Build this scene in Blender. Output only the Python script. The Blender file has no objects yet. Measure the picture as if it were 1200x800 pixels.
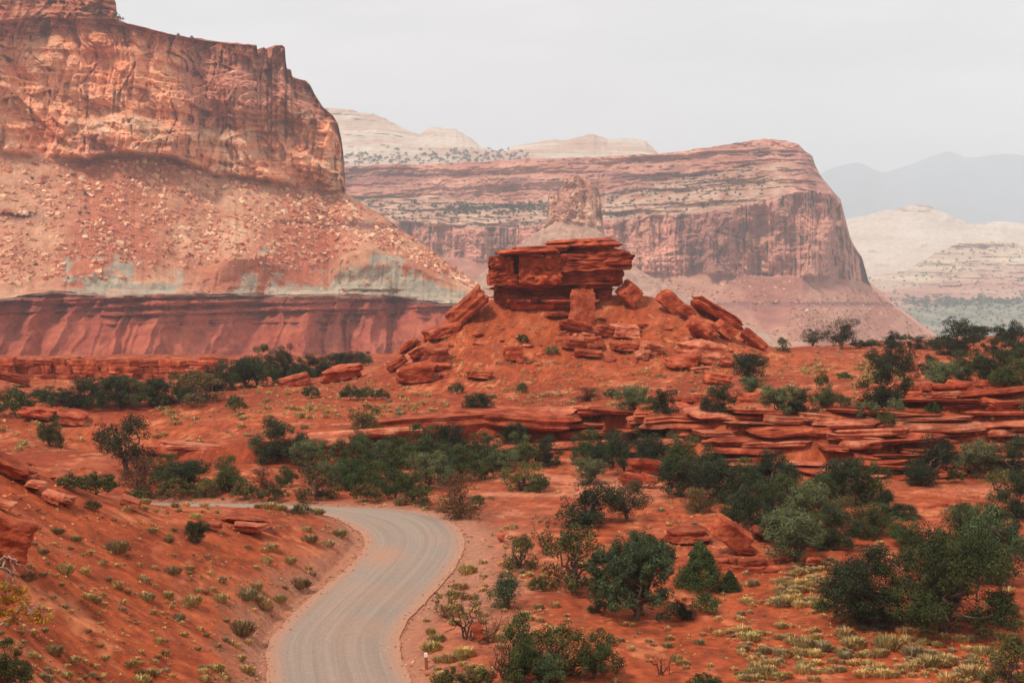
import bpy, bmesh, math, random
import numpy as np
from mathutils import Vector, Matrix, Euler
from mathutils.bvhtree import BVHTree

S = bpy.context.scene
COL = S.collection
R = math.radians

# ------------------------------------------------------------------ camera
F = 1650.0            # focal length in photo pixels (photo 1200 x 800)
CAMZ = 20.0
HORIZON = 310.0
PITCH = math.atan((400.0 - HORIZON) / F)
cam_d = bpy.data.cameras.new('camera')
cam_d.sensor_width = 36.0
cam_d.lens = 36.0 * F / 1200.0
cam_d.clip_start = 0.5
cam_d.clip_end = 40000
cam = bpy.data.objects.new('camera', cam_d)
COL.objects.link(cam)
cam.location = (0, 0, CAMZ)
cam.rotation_euler = (R(90) - PITCH, 0, 0)
S.camera = cam

# ------------------------------------------------------------------ light
SUN_EL, SUN_AZ = 54.0, -138.0      # azimuth measured from the view direction, negative = from the left
sd = Vector((math.sin(R(SUN_AZ)) * math.cos(R(SUN_EL)), math.cos(R(SUN_AZ)) * math.cos(R(SUN_EL)), math.sin(R(SUN_EL))))
sun_d = bpy.data.lights.new('sun', 'SUN')
sun_d.energy = 2.8
sun_d.angle = R(7)
sun_d.color = (1.0, 0.94, 0.86)
sun = bpy.data.objects.new('sun', sun_d)
COL.objects.link(sun)
sun.location = (0, 0, 300)
sun.rotation_euler = sd.to_track_quat('Z', 'Y').to_euler()

W = bpy.data.worlds.new('World')
S.world = W
W.use_nodes = True
nt = W.node_tree
nt.nodes.clear()
wo = nt.nodes.new('ShaderNodeOutputWorld')
bg = nt.nodes.new('ShaderNodeBackground')
bg.inputs['Strength'].default_value = 0.1
sky = nt.nodes.new('ShaderNodeTexSky')
sky.sky_type = 'NISHITA'
sky.sun_disc = False
sky.sun_elevation = R(SUN_EL)
sky.sun_rotation = R(SUN_AZ)
tc = nt.nodes.new('ShaderNodeTexCoord')
mp = nt.nodes.new('ShaderNodeMapping')
mp.inputs['Scale'].default_value = (1.6, 1.6, 9.0)
mp.inputs['Rotation'].default_value = (0, R(4), 0)
nz = nt.nodes.new('ShaderNodeTexNoise')
nz.inputs['Scale'].default_value = 2.2
nz.inputs['Detail'].default_value = 7
nz.inputs['Roughness'].default_value = 0.55
rp = nt.nodes.new('ShaderNodeValToRGB')
rp.color_ramp.elements[0].position = 0.3
rp.color_ramp.elements[0].color = (0.68, 0.665, 0.66, 1)
rp.color_ramp.elements[1].position = 0.7
rp.color_ramp.elements[1].color = (0.88, 0.84, 0.81, 1)
sc10 = nt.nodes.new('ShaderNodeVectorMath')
sc10.operation = 'SCALE'
sc10.inputs['Scale'].default_value = 10.0
mx = nt.nodes.new('ShaderNodeMix')
mx.data_type = 'RGBA'
mx.inputs['Factor'].default_value = 0.93
L = nt.links.new
L(tc.outputs['Generated'], mp.inputs['Vector'])
L(mp.outputs['Vector'], nz.inputs['Vector'])
L(nz.outputs['Fac'], rp.inputs['Fac'])
L(rp.outputs['Color'], sc10.inputs[0])
L(sky.outputs['Color'], mx.inputs['A'])
L(sc10.outputs['Vector'], mx.inputs['B'])
L(mx.outputs['Result'], bg.inputs['Color'])
L(bg.outputs['Background'], wo.inputs['Surface'])

S.view_settings.view_transform = 'Standard'
S.view_settings.look = 'None'
S.view_settings.gamma = 1.0
S.view_settings.exposure = 0.25
S.cycles.use_denoising = True
S.cycles.max_bounces = 4
S.cycles.diffuse_bounces = 3
S.cycles.volume_bounces = 2
S.cycles.use_adaptive_sampling = True

HAZE_DENSITY = 1.2e-4

# ------------------------------------------------------------------ helpers
SP, CP = math.sin(PITCH), math.cos(PITCH)


def P(px, py, Y):
    """photo pixel + forward distance -> world point (arrays allowed)"""
    a = (np.asarray(px, float) - 600.0) / F
    b = (400.0 - np.asarray(py, float)) / F
    y = CP + b * SP
    z = -SP + b * CP
    k = np.asarray(Y, float) / y
    return np.stack(np.broadcast_arrays(a * k, np.asarray(Y, float) + 0 * k, CAMZ + z * k), -1)


def pix(X, Y, Z):
    """world -> photo pixel"""
    dz = Z - CAMZ
    f = Y * CP - dz * SP
    u = Y * SP + dz * CP
    return 600 + F * X / f, 400 - F * u / f


def ray_dir(px, py):
    v = P(px, py, 1.0)
    return Vector((v[0], v[1], v[2] - CAMZ)).normalized()


def srgb(r, g, b, k=1.0):
    o = []
    for c in (r, g, b):
        c /= 255.0
        o.append((c / 12.92 if c <= 0.04045 else ((c + 0.055) / 1.055) ** 2.4) * k)
    return np.array(o)


def _h(ix, iy, iz, seed):
    n = (ix.astype(np.int64) * 73856093) ^ (iy.astype(np.int64) * 19349663) ^ (iz.astype(np.int64) * 83492791) ^ (seed * 2654435761)
    n = (n & 0xffffffff).astype(np.uint32)
    n ^= n >> np.uint32(16)
    n *= np.uint32(0x7feb352d)
    n ^= n >> np.uint32(15)
    n *= np.uint32(0x846ca68b)
    n ^= n >> np.uint32(16)
    return n.astype(np.float64) / 4294967295.0


def vnoise(x, y, z=None, seed=0):
    x = np.asarray(x, float)
    y = np.asarray(y, float) + 0 * x
    z = (np.zeros_like(x) if z is None else np.asarray(z, float) + 0 * x)
    ix, iy, iz = np.floor(x), np.floor(y), np.floor(z)
    fx, fy, fz = x - ix, y - iy, z - iz
    fx, fy, fz = [t * t * (3 - 2 * t) for t in (fx, fy, fz)]
    r = 0
    for dx in (0, 1):
        for dy in (0, 1):
            for dz in (0, 1):
                w = (fx if dx else 1 - fx) * (fy if dy else 1 - fy) * (fz if dz else 1 - fz)
                r = r + w * _h(ix + dx, iy + dy, iz + dz, seed)
    return r * 2 - 1


def fbm(x, y, z=None, octv=4, seed=0, rough=0.5):
    t, a, s = 0, 1.0, 0
    for i in range(octv):
        k = 2.03 ** i
        t = t + a * vnoise(np.asarray(x) * k, np.asarray(y) * k, None if z is None else np.asarray(z) * k, seed + i * 17)
        s += a
        a *= rough
    return t / s


def cells(x, y, seed=0):
    """2-D Voronoi: random value of nearest cell, distance to the border (F2-F1)"""
    x = np.asarray(x, float)
    y = np.asarray(y, float) + 0 * x
    ix, iy = np.floor(x), np.floor(y)
    d1 = np.full(x.shape, 9.0)
    d2 = np.full(x.shape, 9.0)
    v = np.zeros(x.shape)
    o = np.zeros(x.shape)
    for dx in (-1, 0, 1):
        for dy in (-1, 0, 1):
            cx, cy = ix + dx, iy + dy
            jx = cx + _h(cx, cy, o, seed)
            jy = cy + _h(cx, cy, o, seed + 5)
            d = np.hypot(x - jx, y - jy)
            c = _h(cx, cy, o, seed + 9)
            near = d < d1
            d2 = np.where(near, d1, np.minimum(d2, d))
            v = np.where(near, c, v)
            d1 = np.where(near, d, d1)
    return v, d2 - d1


def sstep(a, b, x):
    t = np.clip((x - a) / (b - a), 0, 1)
    return t * t * (3 - 2 * t)


def mesh_np(name, v, f, mat=None, col=None, smooth=False, uv=None):
    v = np.asarray(v, np.float32)
    f = np.asarray(f, np.int32)
    me = bpy.data.meshes.new(name)
    n, k = f.shape
    me.vertices.add(len(v))
    me.vertices.foreach_set('co', v.ravel())
    me.loops.add(n * k)
    me.loops.foreach_set('vertex_index', f.ravel())
    me.polygons.add(n)
    me.polygons.foreach_set('loop_start', np.arange(0, n * k, k, dtype=np.int32))
    if smooth:
        me.polygons.foreach_set('use_smooth', np.ones(n, bool))
    else:
        me.polygons.foreach_set('use_smooth', np.zeros(n, bool))
    if col is not None:
        at = me.attributes.new('albedo', 'FLOAT_COLOR', 'POINT')
        c4 = np.ones((len(v), 4), np.float32)
        c4[:, :3] = col
        at.data.foreach_set('color', c4.ravel())
    if uv is not None:
        ul = me.uv_layers.new(name='UVMap')
        ul.data.foreach_set('uv', np.asarray(uv, np.float32)[f.ravel()].ravel())
    me.update(calc_edges=True)
    me.validate()
    if mat:
        me.materials.append(mat)
    return me


def obj(name, me, parent=None):
    o = bpy.data.objects.new(name, me)
    COL.objects.link(o)
    if parent:
        o.parent = parent
    return o


def tag(o, label=None, cat=None, group=None, kind=None):
    if label:
        o['label'] = label
    if cat:
        o['category'] = cat
    o['kind'] = 'thing'
    if group:
        o['group'] = group
    if kind:
        o['kind'] = kind
    return o


def grid_faces(nr, nc):
    i = np.arange(nr - 1)[:, None] * nc + np.arange(nc - 1)[None, :]
    return np.stack([i, i + 1, i + nc + 1, i + nc], -1).reshape(-1, 4)


# ------------------------------------------------------------------ materials
def new_mat(name):
    m = bpy.data.materials.new(name)
    m.use_nodes = True
    n = m.node_tree.nodes
    b = n['Principled BSDF']
    b.inputs['Specular IOR Level'].default_value = 0.15
    b.inputs['Roughness'].default_value = 0.9
    return m, m.node_tree, b


def node(t, typ, **kw):
    n = t.nodes.new(typ)
    for k, v in kw.items():
        if k in n.inputs:
            n.inputs[k].default_value = v
        else:
            setattr(n, k, v)
    return n


def mat_albedo(name, scale=1.0, amt=0.25, bump=0.3, bscale=2.0, rough=0.92, obj_rand=0.0, stretch=(1, 1, 1), spec=0.12, hue=0.0):
    """colour from the mesh's own albedo attribute, with procedural grain and relief"""
    m, t, b = new_mat(name)
    l = t.links.new
    b.inputs['Roughness'].default_value = rough
    b.inputs['Specular IOR Level'].default_value = spec
    at = node(t, 'ShaderNodeAttribute', attribute_name='albedo')
    tcn = node(t, 'ShaderNodeTexCoord')
    mpn = node(t, 'ShaderNodeMapping')
    mpn.inputs['Scale'].default_value = stretch
    l(tcn.outputs['Object'], mpn.inputs['Vector'])
    n1 = node(t, 'ShaderNodeTexNoise', Scale=scale, Detail=8.0, Roughness=0.65)
    l(mpn.outputs['Vector'], n1.inputs['Vector'])
    mr = node(t, 'ShaderNodeMapRange')
    mr.inputs['From Min'].default_value = 0.25
    mr.inputs['From Max'].default_value = 0.75
    mr.inputs['To Min'].default_value = 1 - amt
    mr.inputs['To Max'].default_value = 1 + amt
    l(n1.outputs['Fac'], mr.inputs['Value'])
    fac = mr.outputs['Result']
    if obj_rand:
        oi = node(t, 'ShaderNodeObjectInfo')
        m2 = node(t, 'ShaderNodeMapRange')
        m2.inputs['To Min'].default_value = 1 - obj_rand
        m2.inputs['To Max'].default_value = 1 + obj_rand
        l(oi.outputs['Random'], m2.inputs['Value'])
        mm = node(t, 'ShaderNodeMath', operation='MULTIPLY')
        l(fac, mm.inputs[0])
        l(m2.outputs['Result'], mm.inputs[1])
        fac = mm.outputs[0]
    vs = node(t, 'ShaderNodeVectorMath', operation='SCALE')
    l(at.outputs['Color'], vs.inputs[0])
    l(fac, vs.inputs['Scale'])
    out = vs.outputs['Vector']
    if hue:
        oi = node(t, 'ShaderNodeObjectInfo')
        wn = node(t, 'ShaderNodeTexWhiteNoise', noise_dimensions='1D')
        l(oi.outputs['Random'], wn.inputs['W'])
        m3 = node(t, 'ShaderNodeMapRange')
        m3.inputs['To Min'].default_value = 0.5 - hue
        m3.inputs['To Max'].default_value = 0.5 + hue
        l(wn.outputs['Value'], m3.inputs['Value'])
        hs = node(t, 'ShaderNodeHueSaturation')
        l(m3.outputs['Result'], hs.inputs['Hue'])
        l(out, hs.inputs['Color'])
        out = hs.outputs['Color']
    l(out, b.inputs['Base Color'])
    if bump:
        n2 = node(t, 'ShaderNodeTexNoise', Scale=bscale, Detail=9.0, Roughness=0.7)
        l(mpn.outputs['Vector'], n2.inputs['Vector'])
        bp = node(t, 'ShaderNodeBump', Strength=bump, Distance=1.0 / bscale)
        l(n2.outputs['Fac'], bp.inputs['Height'])
        l(bp.outputs['Normal'], b.inputs['Normal'])
    return m


def mat_rock(name, c1, c2, c3, scale=1.2, bump=0.85, bed=2.2):
    """red sandstone of near rocks: bedded colour, stains, fine relief"""
    m, t, b = new_mat(name)
    l = t.links.new
    tcn = node(t, 'ShaderNodeTexCoord')
    geo = node(t, 'ShaderNodeNewGeometry')
    oi = node(t, 'ShaderNodeObjectInfo')
    ad = node(t, 'ShaderNodeVectorMath', operation='ADD')
    l(geo.outputs['Position'], ad.inputs[0])
    l(oi.outputs['Random'], ad.inputs[1])
    n1 = node(t, 'ShaderNodeTexNoise', Scale=scale * 0.5, Detail=8.0, Roughness=0.62)
    l(ad.outputs['Vector'], n1.inputs['Vector'])
    r1 = node(t, 'ShaderNodeValToRGB')
    e = r1.color_ramp.elements
    e[0].position = 0.33
    e[0].color = (*c1, 1)
    e[1].position = 0.66
    e[1].color = (*c3, 1)
    x = e.new(0.5)
    x.color = (*c2, 1)
    l(n1.outputs['Fac'], r1.inputs['Fac'])
    mpn = node(t, 'ShaderNodeMapping')
    mpn.inputs['Scale'].default_value = (0.3, 0.3, bed)
    l(ad.outputs['Vector'], mpn.inputs['Vector'])
    n2 = node(t, 'ShaderNodeTexNoise', Scale=scale, Detail=6.0, Roughness=0.6)
    l(mpn.outputs['Vector'], n2.inputs['Vector'])
    mr = node(t, 'ShaderNodeMapRange')
    mr.inputs['From Min'].default_value = 0.3
    mr.inputs['From Max'].default_value = 0.7
    mr.inputs['To Min'].default_value = 0.72
    mr.inputs['To Max'].default_value = 1.24
    l(n2.outputs['Fac'], mr.inputs['Value'])
    m2 = node(t, 'ShaderNodeMapRange')
    m2.inputs['To Min'].default_value = 0.8
    m2.inputs['To Max'].default_value = 1.2
    l(oi.outputs['Random'], m2.inputs['Value'])
    mm = node(t, 'ShaderNodeMath', operation='MULTIPLY')
    l(mr.outputs['Result'], mm.inputs[0])
    l(m2.outputs['Result'], mm.inputs[1])
    vs = node(t, 'ShaderNodeVectorMath', operation='SCALE')
    l(r1.outputs['Color'], vs.inputs[0])
    l(mm.outputs[0], vs.inputs['Scale'])
    l(vs.outputs['Vector'], b.inputs['Base Color'])
    n3 = node(t, 'ShaderNodeTexNoise', Scale=scale * 2.5, Detail=9.0, Roughness=0.7)
    l(ad.outputs['Vector'], n3.inputs['Vector'])
    sm = node(t, 'ShaderNodeMath', operation='MULTIPLY_ADD')
    l(n2.outputs['Fac'], sm.inputs[0])
    sm.inputs[1].default_value = 0.35
    l(n3.outputs['Fac'], sm.inputs[2])
    bp = node(t, 'ShaderNodeBump', Strength=bump, Distance=0.6)
    l(sm.outputs[0], bp.inputs['Height'])
    l(bp.outputs['Normal'], b.inputs['Normal'])
    return m


M_SOIL = mat_albedo('red_soil', scale=2.6, amt=0.32, bump=0.6, bscale=2.2)
M_CLIFF = mat_albedo('cliff_rock', scale=0.12, amt=0.32, bump=0.8, bscale=0.2)
M_FAR = mat_albedo('far_rock', scale=0.04, amt=0.26, bump=0.8, bscale=0.05)
M_BOULDER = mat_albedo('talus_stone', scale=0.4, amt=0.2, bump=0.3, bscale=0.8, obj_rand=0.12)
M_STONE = mat_albedo('small_stone', scale=1.5, amt=0.2, bump=0.3, bscale=2.0)
M_LEAF = mat_albedo('juniper_foliage', scale=1.1, amt=0.32, bump=0, rough=0.75, obj_rand=0.28, hue=0.025, spec=0.2)
M_GRASS = mat_albedo('dry_grass', scale=2.0, amt=0.25, bump=0, rough=0.8, obj_rand=0.22, hue=0.015, spec=0.15)
M_BARK = mat_albedo('juniper_bark', scale=3.0, amt=0.3, bump=0.5, bscale=9.0, stretch=(1, 1, 0.2))
M_CAP = mat_rock('cap_sandstone', srgb(118, 46, 28), srgb(168, 70, 42), srgb(200, 100, 62), bed=.55, scale=.9)
M_SLAB = mat_rock('red_sandstone', srgb(128, 52, 32), srgb(174, 78, 48), srgb(206, 112, 76))
M_PALE = mat_rock('weathered_sandstone', srgb(158, 74, 48), srgb(200, 110, 78), srgb(224, 146, 110))

# ------------------------------------------------------------------ near terrain
LEFT_EDGE = [(316, 860), (314, 800), (312, 775), (313, 754), (326, 737), (357, 705), (395, 676), (424, 648), (430, 632), (412, 617), (386, 604), (345, 598.5), (300, 597), (200, 597), (60, 597), (-140, 597)]
RIGHT_EDGE = [(500, 860), (484, 800), (472, 778), (467, 754), (472, 734), (495, 708), (518, 685), (536, 662), (546, 642), (544, 625), (527, 608), (500, 600), (458, 595.5), (300, 590), (150, 589), (-140, 589)]


def plane0(px, py, z=0.0):
    """pixel -> point on the horizontal plane at height z"""
    d = P(px, py, 1.0)
    k = (z - CAMZ) / (d[2] - CAMZ)
    return np.array([d[0] * k, k])


def resample(pts, n):
    pts = np.asarray(pts, float)
    for _ in range(3):      # Chaikin
        q = [pts[0]]
        for a, b in zip(pts[:-1], pts[1:]):
            q += [a * .75 + b * .25, a * .25 + b * .75]
        q.append(pts[-1])
        pts = np.array(q)
    s = np.r_[0, np.cumsum(np.hypot(*(pts[1:] - pts[:-1]).T))]
    t = np.linspace(0, s[-1], n)
    return np.stack([np.interp(t, s, pts[:, 0]), np.interp(t, s, pts[:, 1])], -1)


NR = 260
le = resample([plane0(*p) for p in LEFT_EDGE], NR)
re = resample([plane0(*p) for p in RIGHT_EDGE], NR)
road_c = (le + re) / 2
road_hw = np.hypot(*(le - re).T) / 2


def road_dist(X, Y):
    """signed distance outside the road edge (negative inside), coarse"""
    X = np.asarray(X, float).ravel()
    Y = np.asarray(Y, float).ravel()
    out = np.full(X.shape, 99.0)
    near = (Y > 50) & (Y < 135) & (X < 20) & (X > -80)
    idx = np.nonzero(near)[0]
    for c in range(0, len(idx), 20000):
        j = idx[c:c + 20000]
        d = np.hypot(X[j, None] - road_c[None, ::2, 0], Y[j, None] - road_c[None, ::2, 1]) - road_hw[None, ::2]
        out[j] = d.min(1)
    return out


def tps(pts, smooth=1e-3):
    pts = np.asarray(pts, float)
    n = len(pts)
    sc = 100.0

    def U(r2):
        return np.where(r2 > 1e-12, r2 * np.log(r2 + 1e-12), 0)
    x = pts[:, :2] / sc
    K = U(((x[:, None] - x[None]) ** 2).sum(-1)) + smooth * np.eye(n)
    A = np.zeros((n + 3, n + 3))
    A[:n, :n] = K
    A[:n, n] = 1
    A[:n, n + 1:] = x
    A[n, :n] = 1
    A[n + 1:, :n] = x.T
    w = np.linalg.solve(A, np.r_[pts[:, 2], 0, 0, 0])

    def ev(X, Y):
        X = np.asarray(X, float).ravel() / sc
        Y = np.asarray(Y, float).ravel() / sc
        r = np.empty(X.shape)
        for c in range(0, len(X), 40000):
            a, b = X[c:c + 40000], Y[c:c + 40000]
            r2 = (a[:, None] - x[None, :, 0]) ** 2 + (b[:, None] - x[None, :, 1]) ** 2
            r[c:c + 40000] = U(r2) @ w[:n] + w[n] + w[n + 1] * a + w[n + 2] * b
        return r
    return ev


# ledge: photo pixels of its rim and its foot, and how far the rim is set back
LEDGE = [(-500, 545, 570, 40), (-60, 538, 560, 40), (60, 533, 550, 25), (130, 529, 545, 10), (200, 527, 546, 4), (290, 522, 548, 3), (350, 517, 545, 3), (420, 508, 540, 3), (500, 496, 530, 3), (560, 491, 526, 3),
         (640, 485, 524, 3), (700, 481, 524, 4), (740, 477, 532, 5), (800, 482, 545, 7), (850, 485, 552, 8), (920, 482, 556, 8), (980, 482, 560, 8), (1040, 486, 563, 9), (1100, 476, 562, 10), (1160, 464, 560, 11), (1200, 458, 560, 12), (1500, 430, 560, 16)]
lx, lyb, lyt, lzt = [], [], [], []
for px, yt, yb, sb in LEDGE:
    q = plane0(px, yb)
    Yt = q[1] + sb
    p = P(px, yt, Yt)
    lx.append(q[0])
    lyb.append(q[1])
    lyt.append(Yt)
    lzt.append(p[2])
lx, lyb, lyt, lzt = map(np.array, (lx, lyb, lyt, lzt))


def ledge(X):
    wob = 0.9 * fbm(np.asarray(X) * 0.12, 3.3, octv=3, seed=4)
    return np.interp(X, lx, lyb) + wob, np.interp(X, lx, lyt) + wob * 1.4, np.interp(X, lx, lzt)


def ctl(rows):
    return [tuple(P(a, b, c)) for a, b, c in rows]


basin_ctl = []
for k in range(0, NR, 9):
    basin_ctl.append((le[k, 0], le[k, 1], 0.0))
    basin_ctl.append((re[k, 0], re[k, 1], 0.0))
basin_ctl += ctl([(0, 535, 80), (60, 567, 85), (120, 580, 90), (180, 592.5, 95), (250, 597.5, 98), (320, 600.5, 102), (375, 604, 105),
                  (0, 620, 64), (0, 700, 54), (0, 800, 45), (100, 640, 72), (100, 720, 62), (100, 800, 54), (200, 660, 78), (200, 740, 68), (200, 800, 60),
                  (280, 700, 78), (275, 770, 69), (270, 640, 87), (340, 630, 94), (-80, 530, 76), (-80, 700, 48)])
basin_ctl += [(-60, 60, 14), (-90, 90, 11), (-140, 60, 16), (-45, 35, 13), (-26, 25, 11.5), (-10, 12, 13.5), (0, 0, 17.6), (0, -30, 18), (20, 12, 13.5), (0, 25, 9.0), (25, 25, 8), (0, 42, 2.5), (30, 45, 2.0), (60, 40, 3), (-16, 42, 5.5),
              (-48, 128, 0.4), (-30, 130, 0.2), (-70, 125, 1.0), (-10, 135, 0.0), (20, 130, 0.0), (40, 125, 0.2), (55, 130, 0.3), (75, 125, 0.8), (10, 100, 0.1), (10, 80, 0), (25, 75, 0.0), (25, 100, 0.6), (22, 90, 0.4), (45, 90, 0.3), (60, 105, 0.8), (38, 72, 0), (8, 67, 0), (80, 100, 1.5), (110, 120, 2), (120, 60, 3), (0, 150, 0.0), (40, 150, 0), (-50, 150, 0.3), (90, 150, 1), (-90, 150, 2), (0, 260, 0), (100, 260, 2), (-120, 260, 2)]
f_basin = tps(basin_ctl)
plat_ctl = list(zip(lx, lyt, lzt))
plat_ctl += ctl([(30, 500, 165), (150, 500, 165), (300, 480, 180), (60, 475, 195), (200, 474, 200), (330, 455, 215), (120, 455, 235), (420, 460, 190), (560, 462, 180), (700, 455, 180),
                 (0, 440, 265), (150, 440, 270), (280, 442, 255), (400, 432, 250), (800, 450, 178), (950, 440, 185), (1050, 440, 185), (1150, 430, 190), (1250, 425, 190),
                 (950, 414, 235), (1000, 405, 265), (1100, 398, 268), (1200, 392, 272), (1320, 388, 275), (850, 430, 205), (500, 445, 205), (650, 442, 200), (0, 428, 310), (200, 428, 310)])
plat_ctl += [(0, 300, -1), (60, 300, 2), (-120, 200, 2), (-160, 150, 4), (-150, 300, -2), (120, 220, 8), (160, 280, 8)]
f_plat = tps(plat_ctl)
# hill that carries the cap rock: ridge outline along Y = 222
HILL = [(380, 446), (430, 437), (450, 428), (470, 412), (500, 391), (530, 369), (550, 356), (575, 350), (655, 350), (745, 347), (780, 352), (810, 358), (840, 370), (865, 384), (885, 398), (905, 408), (940, 413), (990, 415)]
HY = 222.0
hx = np.array([P(a, b, HY)[0] for a, b in HILL])
hz = np.array([P(a, b, HY)[2] for a, b in HILL])


def ground(X, Y, rough=True):
    sh = np.shape(X)
    X = np.asarray(X, float).ravel()
    Y = np.asarray(Y, float).ravel()
    Yb, Yt, _ = ledge(X)
    zb = f_basin(X, Y)
    zp = f_plat(X, np.minimum(Y, 330))
    k = sstep(0, 1, (Y - Yb) / np.maximum(Yt - Yb, 0.1))
    # the hill
    zr = np.interp(X, hx, hz)
    t = np.where(Y < HY, (HY - Y - 4) / 34.0, (Y - HY - 4) / 40.0)
    t = np.clip(t, 0, 1)
    h = np.maximum(zr - zp, 0) * (1 - t) ** 1.45
    h = h * np.interp(X, [hx[0], hx[1]], [0, 1]) * np.interp(X, [hx[-2], hx[-1]], [1, 0])
    # red outcrop far left (photo 0-240, 430)
    far = np.interp(Y, [330, 420, 700, 1500, 2700, 5000, 16000], [0, -10, -34, -110, -172, -178, -185])
    zp = np.where(Y > 280, zp * (1 - sstep(285, 400, Y)) + far * sstep(285, 400, Y), zp) + h
    z = zb * (1 - k) + zp * k
    z = np.where(Y > 420, far, z)
    z = np.where(Y < Yb, zb, z)
    if rough:
        rd = road_dist(X, Y)
        m = sstep(0.2, 3.0, rd)
        amp = np.interp(Y, [0, 100, 300, 1000, 5000], [1, 1, 1.2, 4, 10])
        z = z + m * amp * (0.55 * fbm(X * 0.06, Y * 0.06, octv=3, seed=1) + 0.16 * fbm(X * 0.35, Y * 0.35, octv=4, seed=2))
        # bank cut along the road, and a slightly sunken bed under it
        z = z + 0.35 * sstep(0.3, 2.2, rd) * (X < np.interp(Y, road_c[::-1, 1].clip(0), road_c[::-1, 0])) * (rd < 30) * (1 - sstep(4, 14, rd))
        z = np.where(rd < 0.5, np.minimum(z, 0) * 0 - 0.05 + 0.05 * sstep(0.0, 0.5, rd), z)
        # gullies on the hill
        z = z - 0.5 * np.clip(h / 6, 0, 1) * np.abs(fbm(X * 0.25, Y * 0.08, octv=3, seed=8))
    return z.reshape(sh)


# one sheet out to the horizon, finer where the photograph looks
a_in = np.linspace(-0.345, 0.345, 430)
a_out = 0.345 + (0.62 - 0.345) * np.linspace(0, 1, 12)[1:] ** 1.3
acol = np.r_[-a_out[::-1], a_in, a_out]
yrow = np.r_[np.linspace(-40, 40, 24)[:-1], np.geomspace(40, 300, 400)[:-1], np.geomspace(300, 460, 40)[:-1], np.geomspace(460, 17800, 52)]
GX = acol[None, :] * (yrow[:, None] + 60)
GY = yrow[:, None] + 0 * GX
GZ = ground(GX, GY)


def soil_colour(X, Y, Z):
    n1 = fbm(X * 0.035, Y * 0.035, octv=4, seed=21)
    n2 = fbm(X * 0.4, Y * 0.25, octv=4, seed=22)
    n3 = vnoise(X * 2.6, Y * 2.0, seed=23)
    c_red = srgb(165, 78, 44)
    c_deep = srgb(138, 59, 35)
    c_pale = srgb(196, 122, 84)
    c_brn = srgb(164, 108, 86)
    n4 = fbm(X * 1.3, Y * 0.9, octv=4, seed=24, rough=.6)
    t = np.clip(0.5 + 0.9 * n1 + 0.5 * n2 + .8 * n4, 0, 1)[..., None]
    c = c_deep * (1 - t) + c_red * t
    t = (sstep(0.25, 0.6, n2 + 0.3 * n3) * 0.6)[..., None]
    c = c * (1 - t) + c_pale * t
    # greyer, browner soil in the basin right of the road; pale slickrock sheets at photo (600,560)
    px, py = pix(X, np.maximum(Y, 5), Z)
    g = np.exp(-(((px - 560) / 60) ** 2 + ((py - 690) / 90) ** 2)) * 0.75
    g = np.clip(g * (1 + 0.6 * n2), 0, 1)[..., None] * (Y < 135)[..., None]
    c = c * (1 - g) + c_brn * g
    s = np.exp(-(((X - 2) / 13) ** 2 + ((Y - 127) / 9) ** 2)) + np.exp(-(((X - 50) / 12) ** 2 + ((Y - 122) / 6) ** 2)) * 0.8
    s = np.clip(s * 1.3 * sstep(-0.25, 0.35, fbm(X * 0.1, Y * 0.45, octv=3, seed=31)), 0, 0.85)[..., None]
    c = c * (1 - s) + srgb(198, 122, 90) * s
    ws = sstep(.1, .02, np.abs(fbm(X * .16 + .4 * n2, Y * .05, octv=3, seed=33))) * .28
    c = c * (1 - ws[..., None]) + srgb(188, 112, 78) * ws[..., None]
    c = c * (1 + 0.26 * n3[..., None] + .3 * n4[..., None])
    rdq = road_dist(X, Y).reshape(X.shape)
    du = (sstep(3.2, 0.0, rdq + 1.1 * n2 + .5 * n3) * .75)[..., None]
    c = c * (1 - du) + srgb(172, 122, 96) * du
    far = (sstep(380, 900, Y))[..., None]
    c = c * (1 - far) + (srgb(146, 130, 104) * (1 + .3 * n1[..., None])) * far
    return c


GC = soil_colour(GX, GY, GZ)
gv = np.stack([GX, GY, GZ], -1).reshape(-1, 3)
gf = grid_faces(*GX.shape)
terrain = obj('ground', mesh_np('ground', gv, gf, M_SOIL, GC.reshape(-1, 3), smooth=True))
tag(terrain, 'red desert soil of the basin, plateau and hill', 'ground', kind='structure')
BVH_G = BVHTree.FromPolygons(gv.tolist(), gf.tolist())
CAMP = Vector((0, 0, CAMZ))


def hit(px, py, bvh=None):
    r = (bvh or BVH_G).ray_cast(CAMP, ray_dir(px, py))
    return r[0], r[1]


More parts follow.
